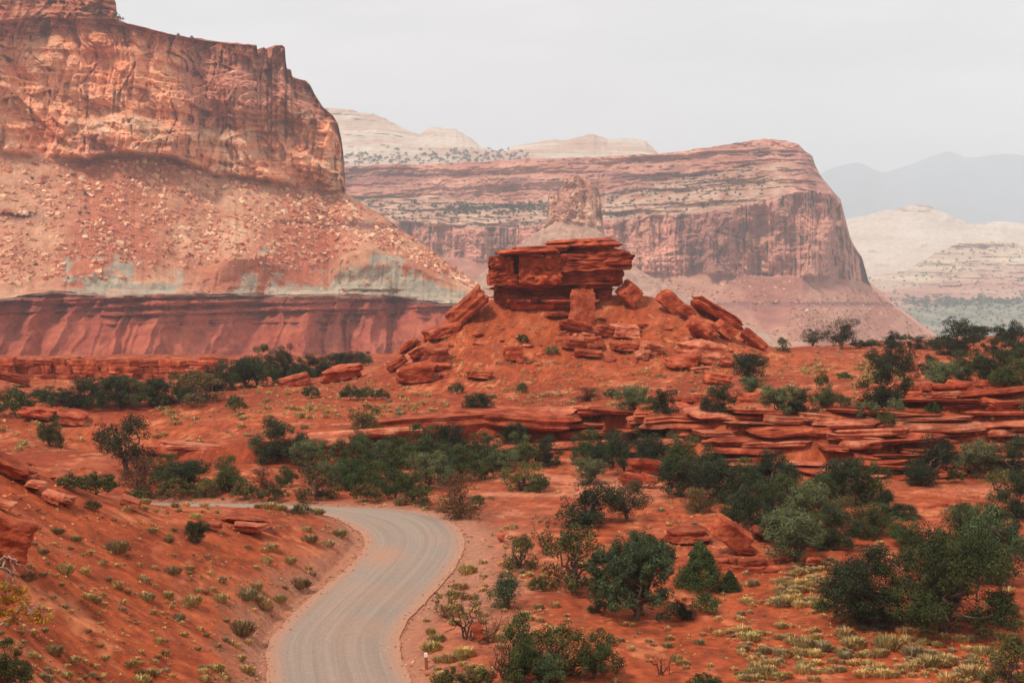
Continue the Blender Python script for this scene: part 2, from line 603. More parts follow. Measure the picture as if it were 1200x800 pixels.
# ------------------------------------------------------------------ road
def build_road():
    nc = 17
    t = np.linspace(0, 1, nc)
    wob = 0.05 * fbm(np.arange(NR) * 0.2, 0.0, octv=3, seed=41)[:, None] * (np.abs(t - 0.5) * 2)[None, :] ** 4
    V = le[:, None, :] * (1 - t)[None, :, None] + re[:, None, :] * t[None, :, None]
    d = (re - le) / np.maximum(np.hypot(*(re - le).T), 1e-6)[:, None]
    V = V + d[:, None, :] * (wob * 4 * (t - 0.5)[None, :])[..., None]
    crown = 0.07 * (1 - (2 * t - 1) ** 2) + 0.02
    Z = crown[None, :] + 0 * V[..., 0]
    v = np.concatenate([V, Z[..., None]], -1).reshape(-1, 3)
    s = np.r_[0, np.cumsum(np.hypot(*(road_c[1:] - road_c[:-1]).T))]
    uv = np.stack([np.broadcast_to(t[None], (NR, nc)), np.broadcast_to(s[:, None], (NR, nc))], -1).reshape(-1, 2)
    m, tr, b = new_mat('gravel_road')
    l = tr.links.new
    uvn = node(tr, 'ShaderNodeUVMap')
    mp1 = node(tr, 'ShaderNodeMapping')
    mp1.inputs['Scale'].default_value = (8.5, 0.012, 1)
    l(uvn.outputs['UV'], mp1.inputs['Vector'])
    n1 = node(tr, 'ShaderNodeTexNoise', Scale=2.2, Detail=6.0, Roughness=0.65)
    l(mp1.outputs['Vector'], n1.inputs['Vector'])
    r1 = node(tr, 'ShaderNodeValToRGB')
    e = r1.color_ramp.elements
    e[0].position = 0.3
    e[0].color = (*srgb(132, 114, 102), 1)
    e[1].position = 0.72
    e[1].color = (*srgb(156, 138, 123), 1)
    l(n1.outputs['Fac'], r1.inputs['Fac'])
    geo = node(tr, 'ShaderNodeNewGeometry')
    n2 = node(tr, 'ShaderNodeTexNoise', Scale=0.16, Detail=5.0)
    l(geo.outputs['Position'], n2.inputs['Vector'])
    # red dust towards the edges and in patches
    sx = node(tr, 'ShaderNodeSeparateXYZ')
    l(uvn.outputs['UV'], sx.inputs['Vector'])
    ed = node(tr, 'ShaderNodeMath', operation='SUBTRACT')
    ed.inputs[1].default_value = 0.5
    l(sx.outputs['X'], ed.inputs[0])
    ab = node(tr, 'ShaderNodeMath', operation='ABSOLUTE')
    l(ed.outputs[0], ab.inputs[0])
    ms = node(tr, 'ShaderNodeMapRange')
    ms.inputs['From Min'].default_value = 0.34
    ms.inputs['From Max'].default_value = 0.5
    ms.inputs['To Max'].default_value = 0.9
    l(ab.outputs[0], ms.inputs['Value'])
    # one drift of red sand inside the bend
    q = plane0(446, 652)
    ds = node(tr, 'ShaderNodeVectorMath', operation='DISTANCE')
    vm = node(tr, 'ShaderNodeMapping')
    vm.inputs['Scale'].default_value = (1.0, 0.45, 1)
    l(geo.outputs['Position'], vm.inputs['Vector'])
    l(vm.outputs['Vector'], ds.inputs[0])
    ds.inputs[1].default_value = (q[0], q[1] * 0.45, 0)
    mo = node(tr, 'ShaderNodeMapRange')
    mo.inputs['From Min'].default_value = 0.3
    mo.inputs['From Max'].default_value = 2.3
    mo.inputs['To Min'].default_value = 0.62
    mo.inputs['To Max'].default_value = 0.0
    l(ds.outputs['Value'], mo.inputs['Value'])
    mb = node(tr, 'ShaderNodeMapRange')
    mb.inputs['From Min'].default_value = 0.45
    mb.inputs['From Max'].default_value = 0.75
    mb.inputs['To Max'].default_value = 0.32
    l(n2.outputs['Fac'], mb.inputs['Value'])
    mxx = node(tr, 'ShaderNodeMath', operation='MAXIMUM')
    l(ms.outputs['Result'], mxx.inputs[0])
    l(mo.outputs['Result'], mxx.inputs[1])
    my = node(tr, 'ShaderNodeMath', operation='MAXIMUM')
    l(mxx.outputs[0], my.inputs[0])
    l(mb.outputs['Result'], my.inputs[1])
    mc = node(tr, 'ShaderNodeMix', data_type='RGBA')
    mc.inputs['B'].default_value = (*srgb(176, 122, 94), 1)
    l(my.outputs[0], mc.inputs['Factor'])
    l(r1.outputs['Color'], mc.inputs['A'])
    n3 = node(tr, 'ShaderNodeTexNoise', Scale=6.0, Detail=6.0, Roughness=0.75)
    l(geo.outputs['Position'], n3.inputs['Vector'])
    mg = node(tr, 'ShaderNodeMapRange')
    mg.inputs['From Min'].default_value = 0.3
    mg.inputs['From Max'].default_value = 0.7
    mg.inputs['To Min'].default_value = 0.84
    mg.inputs['To Max'].default_value = 1.14
    l(n3.outputs['Fac'], mg.inputs['Value'])
    vs = node(tr, 'ShaderNodeVectorMath', operation='SCALE')
    l(mc.outputs['Result'], vs.inputs[0])
    l(mg.outputs['Result'], vs.inputs['Scale'])
    l(vs.outputs['Vector'], b.inputs['Base Color'])
    ha = node(tr, 'ShaderNodeMath', operation='ADD')
    l(n1.outputs['Fac'], ha.inputs[0])
    l(n3.outputs['Fac'], ha.inputs[1])
    bp = node(tr, 'ShaderNodeBump', Strength=0.4, Distance=0.06)
    l(ha.outputs[0], bp.inputs['Height'])
    l(bp.outputs['Normal'], b.inputs['Normal'])
    o = obj('road', mesh_np('road', v, grid_faces(NR, nc), m, uv=uv, smooth=True))
    tag(o, 'grey gravel road bending through the red desert', 'road', kind='structure')


build_road()

# ------------------------------------------------------------------ far relief: cliffs, mesas, domes, mountains


def relief(name, px0, px1, ncol, lines, seg_rows, disp, colour, mat, back=(400, -25), smooth=False, jag=None, turn=0.0, wing=0):
    """rock face lofted through strata lines; each line is (table of px->py, table of px->distance)"""
    px = np.linspace(px0, px1, ncol)
    if wing:
        px = np.r_[np.linspace(px0 - wing, px0, 60)[:-1], px]
    pys, ys = [], []
    for i, (tp, ty) in enumerate(lines):
        tp = np.asarray(tp, float)
        ty = np.asarray(ty, float)
        p = np.interp(px, tp[:, 0], tp[:, 1])
        if jag:
            p = p + jag[i] * (0.8 * fbm(px * 0.06, i * 7.7, octv=4, seed=50 + i) + 0.5 * (np.round(2 * vnoise(px * 0.22, i * 3.1, seed=60 + i)) / 2 if abs(jag[i]) <= 1.25 else 0))
        pys.append(p)
        ys.append(np.interp(px, ty[:, 0], ty[:, 1]))
    pys = np.array(pys)
    for i in range(1, len(pys)):
        pys[i] = np.minimum(pys[i], pys[i - 1] - 0.4)
    ys = np.array(ys)
    v = np.concatenate([np.linspace(i, i + 1, n, endpoint=False) for i, n in enumerate(seg_rows)] + [[float(len(seg_rows))]])
    i0 = np.minimum(v.astype(int), len(lines) - 2)
    f = (v - i0)[:, None]
    PY = pys[i0] * (1 - f) + pys[i0 + 1] * f
    YY = ys[i0] * (1 - f) + ys[i0 + 1] * f
    PX = np.broadcast_to(px[None], PY.shape)
    VV = np.broadcast_to(v[:, None], PY.shape)
    Q = P(PX, PY, YY)
    U, Z = Q[..., 0], Q[..., 2]
    dY = disp(U, Z, VV, PX, PY, YY)
    Q = P(PX, PY, YY + dY)
    C = colour(U, Z, VV, PX, PY)
    top = Q[-1]
    rows = [Q]
    cols = [C]
    for k, (b, dz) in enumerate(((back[0] * 0.15, -1), (back[0] * 0.5, back[1]), (back[0], back[1] * 2), (back[0] * 1.3, back[1] * 2 - 200))):
        r = top.copy()
        r[:, 0] *= (r[:, 1] + b) / r[:, 1]
        r[:, 0] += b * turn
        r[:, 1] += b
        r[:, 2] += dz
        rows.append(r[None])
        cols.append(C[-1:])
    V = np.concatenate(rows, 0)
    C = np.concatenate(cols, 0)
    fc = grid_faces(*V.shape[:2])
    vv = V.reshape(-1, 3)
    o = obj(name, mesh_np(name, vv, fc, mat, C.reshape(-1, 3), smooth=smooth))
    return o, BVHTree.FromPolygons(vv.tolist(), fc.tolist())


def tab(*a):
    return [(a[i], a[i + 1]) for i in range(0, len(a), 2)]


def shift(t, d):
    return [(a, b + d) for a, b in t]


def lerpc(a, b, t):
    t = np.clip(t, 0, 1)[..., None]
    return a * (1 - t) + b * t


# ---- left mesa
YC = tab(-150, 850, 0, 880, 200, 950, 400, 1050, 555, 1080, 600, 1080)
LM0 = tab(-150, 446, 600, 446)
LM1 = tab(-150, 354, 0, 350, 60, 341, 130, 346, 200, 342, 300, 346, 400, 345, 450, 346, 500, 353, 555, 360, 600, 372)
LM2 = tab(-150, 342, 0, 340, 60, 330, 80, 321, 120, 317, 160, 327, 200, 335, 240, 327, 275, 301, 320, 303, 350, 326, 385, 339, 400, 303, 430, 290, 470, 305, 510, 325, 555, 341, 600, 371)
LM3 = tab(-150, 175, 0, 182, 60, 186, 100, 190, 150, 181, 200, 188, 250, 206, 300, 212, 350, 219, 400, 226, 406, 229, 450, 257, 500, 291, 555, 333, 580, 352, 600, 370)
LM4 = tab(-150, 45, 0, 24, 60, 20, 130, 23, 150, 28, 170, 33, 200, 41, 250, 49, 300, 54, 301, 54, 302.3, 66, 305, 69, 306.2, 58, 309, 56, 313, 59, 314.4, 76, 317.6, 77, 318.8, 57, 322, 54, 331, 54, 334, 57, 335.4, 81, 341, 83, 342.5, 91, 350, 93.5, 358, 95, 363, 100, 370, 113, 378, 126, 390, 136, 396, 146, 400, 163, 403, 185, 405, 228, 450, 256, 500, 290, 555, 332, 580, 351, 600, 369)
LM5 = tab(-150, 2, 0, -22, 60, -18, 100, -14, 120, -10, 133, -4, 136, 4, 137.5, 22, 150, 27, 170, 32, 200, 40, 250, 48, 300, 53, 301, 53, 302.3, 65, 305, 68, 306.2, 57, 309, 55, 313, 58, 314.4, 75, 317.6, 76, 318.8, 56, 322, 53, 331, 53, 334, 56, 335.4, 80, 341, 82, 342.5, 90, 350, 92.5, 358, 94, 363, 99, 370, 112, 378, 125, 390, 135, 396, 145, 400, 162, 403, 184, 405, 227, 450, 255, 500, 289, 555, 331, 580, 350, 600, 368)


def quant(f, n):
    """soft steps, as of spalled sheets and beds"""
    k = f * n
    i = np.floor(k)
    return (i + sstep(.42, .58, k - i)) / n


def face(U, Z, seed, s=1.0):
    """relief of a sandstone wall: spalled sheets, ribs, beds, joints (metres, positive = set back)"""
    w = U / s + 5 * fbm(U / s / 30, Z / s / 30, octv=2, seed=seed)
    z = Z / s + 4 * fbm(U / s / 40, Z / s / 30, octv=2, seed=seed + 1)
    d = 30 * quant(fbm(w / 46, z / 34, octv=3, seed=seed + 2), 5) + 13 * quant(fbm(w / 15, z / 24, octv=3, seed=seed + 3), 4)
    d += 20 * quant(vnoise(w / 19, z / 160, seed=seed + 4), 5) + 3.5 * quant(fbm(w / 75, z / 4.2, octv=3, seed=seed + 5), 4)
    ca, _ = cells(w / 11, z / 26, seed=seed + 10)
    cb, _ = cells(w / 5.5 + 3, z / 8, seed=seed + 11)
    d += 6.5 * (ca - .5) + 3.2 * (cb - .5)
    cr = vnoise(w / 17 + .35 * vnoise(z / 17, 0 * z, seed=seed + 6), z / 160, seed=seed + 7)
    d += 4.5 * sstep(.06, 0, np.abs(cr)) * sstep(-.1, .3, fbm(w / 40, z / 30, octv=2, seed=seed + 8))
    d += 2.4 * fbm(w / 4.5, z / 2.6, octv=4, seed=seed + 9, rough=.6)
    return d * s


def wob1(u, s, seed):
    return fbm(u / s, seed * 1.7, octv=3, seed=seed)


def lm_disp(U, Z, V, PX, PY, YY):
    d = np.zeros_like(U)
    # red badlands: fluted bedded cliff with cones of debris in front
    w = U + 8 * fbm(U / 50, Z / 40, octv=2, seed=70) + 3.5 * fbm(U / 9, Z / 9, octv=3, seed=66)
    zb = P(PX, 446.0, YY)[..., 2]
    hgt = Z - zb
    tot = np.maximum(P(PX, 347.0, YY)[..., 2] - zb, 1)
    r = hgt / tot
    rg1 = np.abs(vnoise(w / 42, 0.3, seed=71))
    rg2 = np.abs(vnoise(w / 13, 2.5, seed=72))
    rg3 = np.abs(vnoise(w / 5, 4.5, seed=68))
    bedn = quant(fbm(w / 90, Z / 2.6, octv=3, seed=73), 4)
    cliff = 36 + 62 * (rg1 - .3) + 26 * (rg2 - .3) + 6 * (rg3 - .3) + 9 * r + 11 * bedn + 2.5 * quant(vnoise(w / 4, Z / 30, seed=74), 3) + 1.0 * fbm(U / 4, Z / 2, octv=3, seed=67)
    apron = -35 + 56 * r + 6 * r * r + 60 * rg1 + 30 * rg2 + 11 * rg3 + 2.2 * fbm(U / 5, Z / 7, octv=4, seed=75)
    base = 62 * r
    red = np.minimum(cliff, apron) - base
    global LM_APRON
    LM_APRON = apron < cliff
    m = V < 1
    d = np.where(m, red * sstep(0.0, 0.02, 1 - V), d)
    # grey clay: rounded mounds
    n65 = fbm(U / 12, Z / 12, octv=2, seed=63)
    m = (V >= 1) & (V < 2)
    d = np.where(m, -7 * np.abs(fbm(U / 25, Z / 20, octv=3, seed=76)) - 2.5 * np.abs(vnoise(U / 9 + .6 * n65, Z / 30, seed=64)) - 1.2 * np.abs(vnoise(U / 3, Z / 12, seed=65)) + red * (1 - sstep(1, 1.35, V)) * 0.4, d)
    # talus
    m = (V >= 2) & (V < 3)
    rid = fbm(U / 45, Z / 90, octv=3, seed=77)
    d = np.where(m, (-10 * rid + 2.5 * fbm(U / 8, Z / 5, octv=4, seed=78, rough=0.65)) * np.sin(np.clip(V - 2, 0, 1) * math.pi) ** 0.6, d)
    bed = np.exp(-((PY - 262 - 0.03 * (PX - 300) - 3 * fbm(PX / 20, 1, octv=2, seed=79)) / 3.5) ** 2) * np.clip(sstep(312, 335, PX) + sstep(62, 30, PX), 0, 1)
    d = np.where(m, d + 5 * bed, d)
    # cliff
    m = V >= 3
    c2 = vnoise(U / 14, Z / 12, seed=83) * .5 + .5
    c3 = vnoise(U / 5, Z / 4, seed=84) * .5 + .5
    edge = sstep(290, 360, PX)
    dd = face(U, Z, 820) + (8 + 6 * edge) * quant(vnoise(U / 15, Z / 260, seed=85), 3)
    f = V - 3
    # lower third steps outwards as broken bench
    low = sstep(0.34, 0.27, f + 0.06 * fbm(U / 30, 1.0, octv=2, seed=87)) * (V < 4)
    dd += -7 * low - 7 * low * quant(c2, 3)
    # upper ledges set back
    upl = sstep(0.78, 0.86, f) * (V < 4)
    dd += 6 * upl + 2 * np.floor(f * 24) % 2 * upl
    top = (V >= 4)
    dd += np.where(top, 4 * (np.floor((V - 4) * 5)) + 3 * (c3 - .5), 0)
    dd *= sstep(3, 3.04, V) * np.where(PX > 405, 0, 1)
    d = np.where(m, dd, d)
    return d


def lm_col(U, Z, V, PX, PY):
    n = fbm(U / 30, Z / 18, octv=4, seed=90)
    n2 = fbm(U / 6, Z / 4, octv=4, seed=91)
    n3 = fbm(U / 60, Z / 5, octv=3, seed=92)
    bands = fbm(U / 160, Z / 1.6, octv=3, seed=93)
    zr = Z + 1.5 * n
    # red badlands
    red = lerpc(srgb(176, 82, 60), srgb(202, 110, 82), 0.5 + 0.8 * n2)
    dark = np.clip((sstep(-.05, 0.3, bands) * .8 + .25) * np.where(LM_APRON[:U.shape[0]], 0.3, .75) * (V < 1), 0, .95)
    red = lerpc(red, srgb(136, 70, 62), dark)
    red = lerpc(red, srgb(206, 126, 98), sstep(0.35, 0.05, V) * (0.4 + 0.8 * n2))
    alc_shade = sstep(.05, .35, fbm(U / 4.5, Z / 45, octv=3, seed=62)) * np.clip(sstep(.3, .45, V) * sstep(.9, .7, V + .1 * n), 0, 1) * np.where(LM_APRON[:U.shape[0]], .15, .6)
    red = lerpc(red, srgb(112, 58, 60), alc_shade)  # dark streaks paint the shade of alcoves into the wall colour
    topb = sstep(0.9, 0.96, V + 0.03 * n) * 0.7
    red = lerpc(red, srgb(118, 66, 58), topb)
    # grey clay
    gry = lerpc(srgb(176, 158, 138), srgb(206, 182, 156), 0.5 + n2 + 0.5 * n)
    gry = lerpc(gry, srgb(158, 154, 136), sstep(0.0, 0.3, bands + .5 * n2) * 0.8)
    # talus
    tal = lerpc(srgb(196, 124, 94), srgb(220, 168, 134), 0.45 + 0.9 * n + 0.5 * n2)
    tal = lerpc(tal, srgb(190, 100, 72), sstep(0.0, 0.5, fbm(U / 50, Z / 60, octv=2, seed=94)) * 0.8)
    bed = np.exp(-((PY - 262 - 0.03 * (PX - 300) - 3 * fbm(PX / 20, 1, octv=2, seed=79)) / 5) ** 2) * np.clip(sstep(312, 335, PX) + sstep(62, 30, PX), 0, 1) * sstep(-0.4, 0.1, n)
    tal = lerpc(tal, srgb(140, 92, 84), bed)
    # cliff
    clf = lerpc(srgb(234, 146, 104), srgb(250, 184, 142), 0.5 + 0.7 * n + 0.3 * n2)
    va = fbm(U / 34 + 0.5 * n2, Z / 75, octv=4, seed=95)
    f = V - 3
    varn = sstep(0.02, 0.28, va + 0.22 * sstep(0.45, 0.9, f) - 0.1)
    clf = lerpc(clf, srgb(184, 118, 102), varn * 0.7)
    stre = sstep(0.28, 0.5, fbm(U / 3.5, Z / 60, octv=3, seed=96)) * 0.3
    clf = lerpc(clf, srgb(146, 84, 74), stre)
    pale = sstep(0.1, 0.24, fbm(U / 22, Z / 11, octv=5, seed=97, rough=.62) - 0.25 * sstep(0.45, 0.6, f) + 0.12 * sstep(0.4, 0.2, f))
    clf = lerpc(clf, srgb(236, 186, 150), pale * 0.85)
    ct = cells((U + 3 * n2) / 11, Z / 27, seed=78)[0] * .6 + cells((U + 2 * n2) / 5, Z / 12, seed=69)[0] * .4
    clf = clf * (.84 + .36 * ct)[..., None]
    line = np.exp(-((f - 0.45 - 0.02 * n) / 0.012) ** 2) * sstep(-0.2, 0.2, n3)
    clf = lerpc(clf, srgb(228, 168, 128), line * 0.7)
    topc = lerpc(srgb(176, 92, 66), srgb(206, 140, 106), 0.4 + n2 + bands)
    c = np.where((V < 1)[..., None], red, 0)
    gm = sstep(0.96, 1.02, V)[..., None]
    c = red * (1 - gm) + gry * gm
    tm = sstep(1.82, 1.98, V + 0.5 * n2 + .5 * fbm(U / 14, Z / 30, octv=3, seed=98))[..., None]
    lobe = sstep(.02, .16, fbm(U / 36, Z / 60, octv=4, seed=1203) + .35 * fbm(U / 9, Z / 9, octv=3, seed=89) - .25 * sstep(215, 275, PX) * sstep(345, 300, PX) - .3 * sstep(385, 420, PX) - .12 * sstep(1.3, 1.02, V) + .06 + .7 * sstep(85, 55, PX) + .3 * np.exp(-((PX - 222) / 12) ** 2)) * (V > 1.0)
    tm = np.maximum(tm, lobe[..., None] * .95)
    c = c * (1 - tm) + tal * tm
    cm = sstep(2.97, 3.03, V + 0.06 * n2)[..., None] * (PX < 408)[..., None]
    c = c * (1 - cm) + clf * cm
    um = sstep(3.84, 3.95, V + 0.1 * n)[..., None] * (PX < 408)[..., None]
    c = c * (1 - um) + topc * um
    return c


left_mesa, BVH_L = relief('cliff', -40, 600, 525, [(LM0, shift(YC, -190)), (LM1, shift(YC, -128)), (LM2, shift(YC, -120)), (LM3, YC), (LM4, shift(YC, 10)), (LM5, shift(YC, 30))],
                          [100, 24, 95, 150, 22], lm_disp, lm_col, M_CLIFF, back=(420, -20), jag=[0, 4.0, 6.0, 5.0, 1.1, 1.1], turn=-.5, wing=450)
tag(left_mesa, 'tall red sandstone cliff over pale talus and banded red badlands', 'cliff', kind='structure')

# ---- mesa on the right
YM = tab(380, 2500, 600, 2350, 740, 2200, 850, 2100, 940, 2050, 985, 2150, 1018, 2250, 1110, 2250, 1140, 2250)
MM0 = tab(380, 450, 1000, 450, 1140, 450)
MM1 = tab(380, 300, 500, 301, 560, 305, 640, 312, 700, 322, 740, 318, 800, 322, 860, 322, 900, 325, 950, 324, 1000, 328, 1018, 333, 1050, 361, 1095, 394, 1140, 418)
MM2 = tab(380, 262, 450, 258, 500, 262, 560, 268, 620, 265, 700, 258, 740, 255, 800, 250, 850, 243, 900, 234, 940, 225, 960, 222, 975, 224, 985, 236, 990, 256, 996, 280, 1002, 292, 1010, 303, 1018, 332, 1050, 360, 1095, 393, 1140, 417)
MM3 = tab(380, 232, 450, 232, 500, 230, 560, 236, 600, 240, 650, 235, 700, 230, 750, 214, 800, 205, 850, 198, 900, 190, 935, 190, 950, 191, 960, 204, 975, 223, 985, 235.5, 990, 255.5, 996, 279, 1002, 291, 1010, 302, 1018, 331, 1050, 359, 1095, 392, 1140, 416)
MM4 = tab(380, 197, 450, 193, 500, 192, 560, 190, 600, 187, 700, 184, 770, 180, 800, 177, 850, 170, 880, 165, 895, 162.5, 905, 163.5, 920, 165, 935, 169, 945, 178, 952, 183, 955, 193, 960, 203, 966, 211, 975, 222, 985, 235, 987, 248, 990, 255, 996, 278, 1002, 290, 1010, 301, 1018, 330, 1050, 358, 1095, 391, 1140, 415)


def mm_disp(U, Z, V, PX, PY, YY):
    d = np.zeros_like(U)
    tal = (-24 * fbm(U / 90, Z / 200, octv=3, seed=116) + 9 * fbm(U / 14, Z / 9, octv=4, seed=117, rough=.7)) * np.sin(np.clip(V, 0, 1) * math.pi) ** .6
    tal += 9 * np.exp(-((PY - 357) / 2.5) ** 2) * (PX > 840)
    clf = face(U, Z, 1120, 1.6) + 34 * quant(vnoise(U / 30, Z / 500, seed=115), 3) + 16 * quant(vnoise(U / 11, Z / 200, seed=114), 3)
    zz = Z + 6 * fbm(U / 70, 0 * U, octv=3, seed=111)
    ter = 26 * quant(fbm(U / 170, zz / 9, octv=4, seed=119), 4) + 14 * fbm(U / 30, Z / 8, octv=4, seed=120)
    up = 20 * quant(fbm(U / 260, zz / 10, octv=3, seed=121), 4) + 16 * quant(fbm(U / 40, Z / 26, octv=3, seed=122), 4) + 5 * fbm(U / 10, Z / 4, octv=3, seed=123)
    k1 = sstep(0.97, 1.03, V)
    k2 = sstep(1.96, 2.04, V)
    k3 = sstep(2.95, 3.05, V)
    d = tal * (1 - k1) + clf * k1 * (1 - k2) + ter * k2 * (1 - k3) + up * k3
    d *= np.where(PX > 1019, np.where(V < 1, 1, 0), 1)
    # prow turns away to the right
    return d


def mm_col(U, Z, V, PX, PY):
    n = fbm(U / 70, Z / 40, octv=4, seed=130)
    n2 = fbm(U / 14, Z / 8, octv=4, seed=131)
    bands = fbm(U / 300, Z / 4.5, octv=3, seed=132)
    va = fbm(U / 45 + .4 * n2, Z / 170, octv=4, seed=133)
    tal = lerpc(srgb(176, 108, 90), srgb(212, 154, 126), .45 + .8 * n + .5 * n2)
    tal = lerpc(tal, srgb(176, 164, 148), sstep(.22, .0, V + .1 * n) * sstep(-.1, .3, n) * 0.8)
    tal = lerpc(tal, srgb(150, 96, 90), np.exp(-((PY - 357) / 3) ** 2) * (PX > 840) * .8)
    clf = lerpc(srgb(212, 136, 114), srgb(236, 172, 144), .5 + .8 * va + .3 * n2)
    clf = lerpc(clf, srgb(164, 104, 94), sstep(.08, .38, va * -1 + .2 * n + 0.1 * sstep(900, 960, PX)) * .55)
    ct = cells((U + 8 * n2) / 24, Z / 36, seed=137)[0] * .6 + cells((U + 5 * n2) / 11, Z / 15, seed=138)[0] * .4
    clf = clf * (.82 + .38 * ct)[..., None]
    stre = sstep(.2, .45, fbm(U / 8, Z / 140, octv=3, seed=134)) * .35
    clf = lerpc(clf, srgb(138, 80, 74), stre)
    clf = lerpc(clf, srgb(210, 150, 122), sstep(.22, .4, fbm(U / 30, Z / 14, octv=4, seed=135)) * .5)
    ter = lerpc(srgb(176, 118, 96), srgb(216, 174, 146), .5 + .6 * bands + .9 * n2 + .4 * n)
    up = lerpc(srgb(192, 122, 102), srgb(226, 166, 140), .5 + .4 * bands + .8 * n + .3 * n2)
    up = lerpc(up, srgb(150, 92, 84), sstep(.15, .4, fbm(U / 110, Z / 18, octv=3, seed=136)) * .7)
    k1 = sstep(.97, 1.03, V)[..., None]
    k2 = sstep(1.95, 2.05, V + .1 * n)[..., None] * (1 - sstep(900, 950, PX))[..., None]
    k3 = sstep(2.95, 3.05, V)[..., None]
    return (tal * (1 - k1) + clf * k1) * (1 - k2) + (ter * (1 - k3) + up * k3) * k2


mid_mesa, BVH_M = relief('mesa', 380, 1140, 560, [(MM0, shift(YM, -420)), (MM1, shift(YM, -20)), (MM2, YM), (MM3, shift(YM, 130)), (MM4, shift(YM, 165))],
                         [64, 92, 50, 46], mm_disp, mm_col, M_FAR, back=(900, -20), jag=[0, 2.5, 3.0, 3.5, 1.25], turn=-.35)
tag(mid_mesa, 'broad hazy red mesa with shrub terraces and a steep prow', 'mesa', kind='structure')

# ---- spire behind the cap rock
SY = tab(540, 1650, 660, 1640, 900, 1600)
SP1 = tab(540, 345, 575, 312, 600, 294, 620, 281, 638, 268, 650, 262, 665, 259, 690, 263, 704, 272, 712, 283, 730, 303, 750, 318, 800, 345, 860, 373, 900, 393, 940, 412)
SP2 = tab(540, 344, 575, 311, 600, 293, 620, 280, 638, 267, 640.5, 258, 641.5, 243, 643, 226, 645.5, 220, 648, 224, 651, 234, 653, 228, 656, 221, 660, 217, 663, 212, 667, 206, 671, 208, 674, 205.5, 680, 206, 683, 210, 688, 208, 692, 212, 696, 215, 699, 214, 702, 222, 704, 236, 706.5, 262, 709, 278, 712, 282.5, 730, 302, 750, 317, 800, 344, 860, 372, 900, 392, 940, 411)
SP0 = tab(540, 455, 940, 455)


def sp_disp(U, Z, V, PX, PY, YY):
    tal = -14 * fbm(U / 40, Z / 90, octv=3, seed=140) * np.sin(np.clip(V, 0, 1) * math.pi) + 2.5 * fbm(U / 8, Z / 6, octv=4, seed=141)
    cen = ((PX - 673) / 34.0)
    rnd = 40 * np.clip(np.abs(cen), 0, 1) ** 2.5
    sp = rnd * .7 - 10 + face(U, Z, 143, .45) + 7 * fbm(U / 9, Z / 7, octv=4, seed=146, rough=.65) + 9 * quant(vnoise(U / 7, Z / 90, seed=144), 3) + 12 * (V - 1)
    k = sstep(.98, 1.04, V) * ((PX > 638) & (PX < 711))
    return tal * (1 - k) + sp * k


def sp_col(U, Z, V, PX, PY):
    n = fbm(U / 20, Z / 15, octv=4, seed=150)
    n2 = fbm(U / 5, Z / 4, octv=3, seed=151)
    tal = lerpc(srgb(176, 136, 114), srgb(206, 164, 138), .5 + .8 * n + .5 * n2)
    tal = lerpc(tal, srgb(160, 118, 108), sstep(.0, .3, n) * .5)
    tal = lerpc(tal, srgb(150, 142, 128), sstep(.5, .2, V + .1 * n) * sstep(740, 790, PX) * .7)
    sp = lerpc(srgb(200, 138, 112), srgb(238, 190, 160), .5 + n + .4 * n2)
    k = (sstep(.98, 1.03, V) * ((PX > 638) & (PX < 711)))[..., None]
    return tal * (1 - k) + sp * k


spire, BVH_S = relief('rock_spire', 540, 940, 320, [(SP0, shift(SY, -140)), (SP1, SY), (SP2, shift(SY, 6))], [90, 80], sp_disp, sp_col, M_CLIFF, back=(60, -25), jag=[0, .8, 1.1])
tag(spire, 'pale broken rock spire on a talus cone behind the cap rock', 'spire', kind='structure')

# ---- white domes on the skyline
DD1 = tab(340, 128, 380, 126, 395, 127, 415, 129.5, 430, 133, 442, 135, 452, 139, 465, 146, 480, 154, 492, 158, 500, 152, 508, 148.5, 514, 150, 522, 151.5, 534, 151, 545, 158, 556, 165, 562, 172, 575, 175, 590, 177, 600, 172, 612, 169, 625, 168, 640, 165, 650, 163, 658, 164.5, 672, 162, 684, 159, 695, 157, 702, 160, 712, 163, 730, 162, 745, 163, 756, 164, 762, 170, 770, 178, 790, 190, 840, 200)
DD0 = tab(340, 204, 840, 215)
DDm = tab(340, 180, 440, 178, 560, 184, 600, 180, 700, 178, 770, 183, 790, 193, 840, 206)


def dd_disp(U, Z, V, PX, PY, YY):
    k = sstep(.9, 1.1, V)
    return (60 * fbm(U / 160, Z / 60, octv=4, seed=160) + 30 * quant(fbm(U / 400, Z / 16 + U / 260, octv=3, seed=161), 3)) * (1 - 0.3 * k) - 160 * np.sin(np.clip(V - 1, 0, 1) * math.pi / 2) * 0 + 14 * fbm(U / 30, Z / 12, octv=3, seed=162)


def dd_col(U, Z, V, PX, PY):
    n = fbm(U / 120, Z / 40, octv=4, seed=163)
    b = fbm(U / 500, Z / 7 + U / 150, octv=3, seed=164)
    c = lerpc(srgb(196, 166, 142), srgb(224, 202, 180), .5 + .9 * n + .5 * b)
    c = lerpc(c, srgb(196, 146, 120), sstep(.1, .4, fbm(U / 200, Z / 25, octv=3, seed=165)) * .6)
    c = lerpc(c, srgb(188, 140, 116), sstep(.9, .3, V) * .5)
    return c


domes, BVH_D = relief('slickrock_dome', 340, 840, 330, [(DD0, tab(340, 3600, 840, 3600)), (DDm, tab(340, 4200, 840, 4200)), (DD1, tab(340, 4700, 840, 4700))], [30, 60], dd_disp, dd_col, M_FAR, back=(900, -40), jag=[0, 1.2, 1.0])
tag(domes, 'cream white sandstone domes rising above the middle mesa', 'dome', kind='structure')

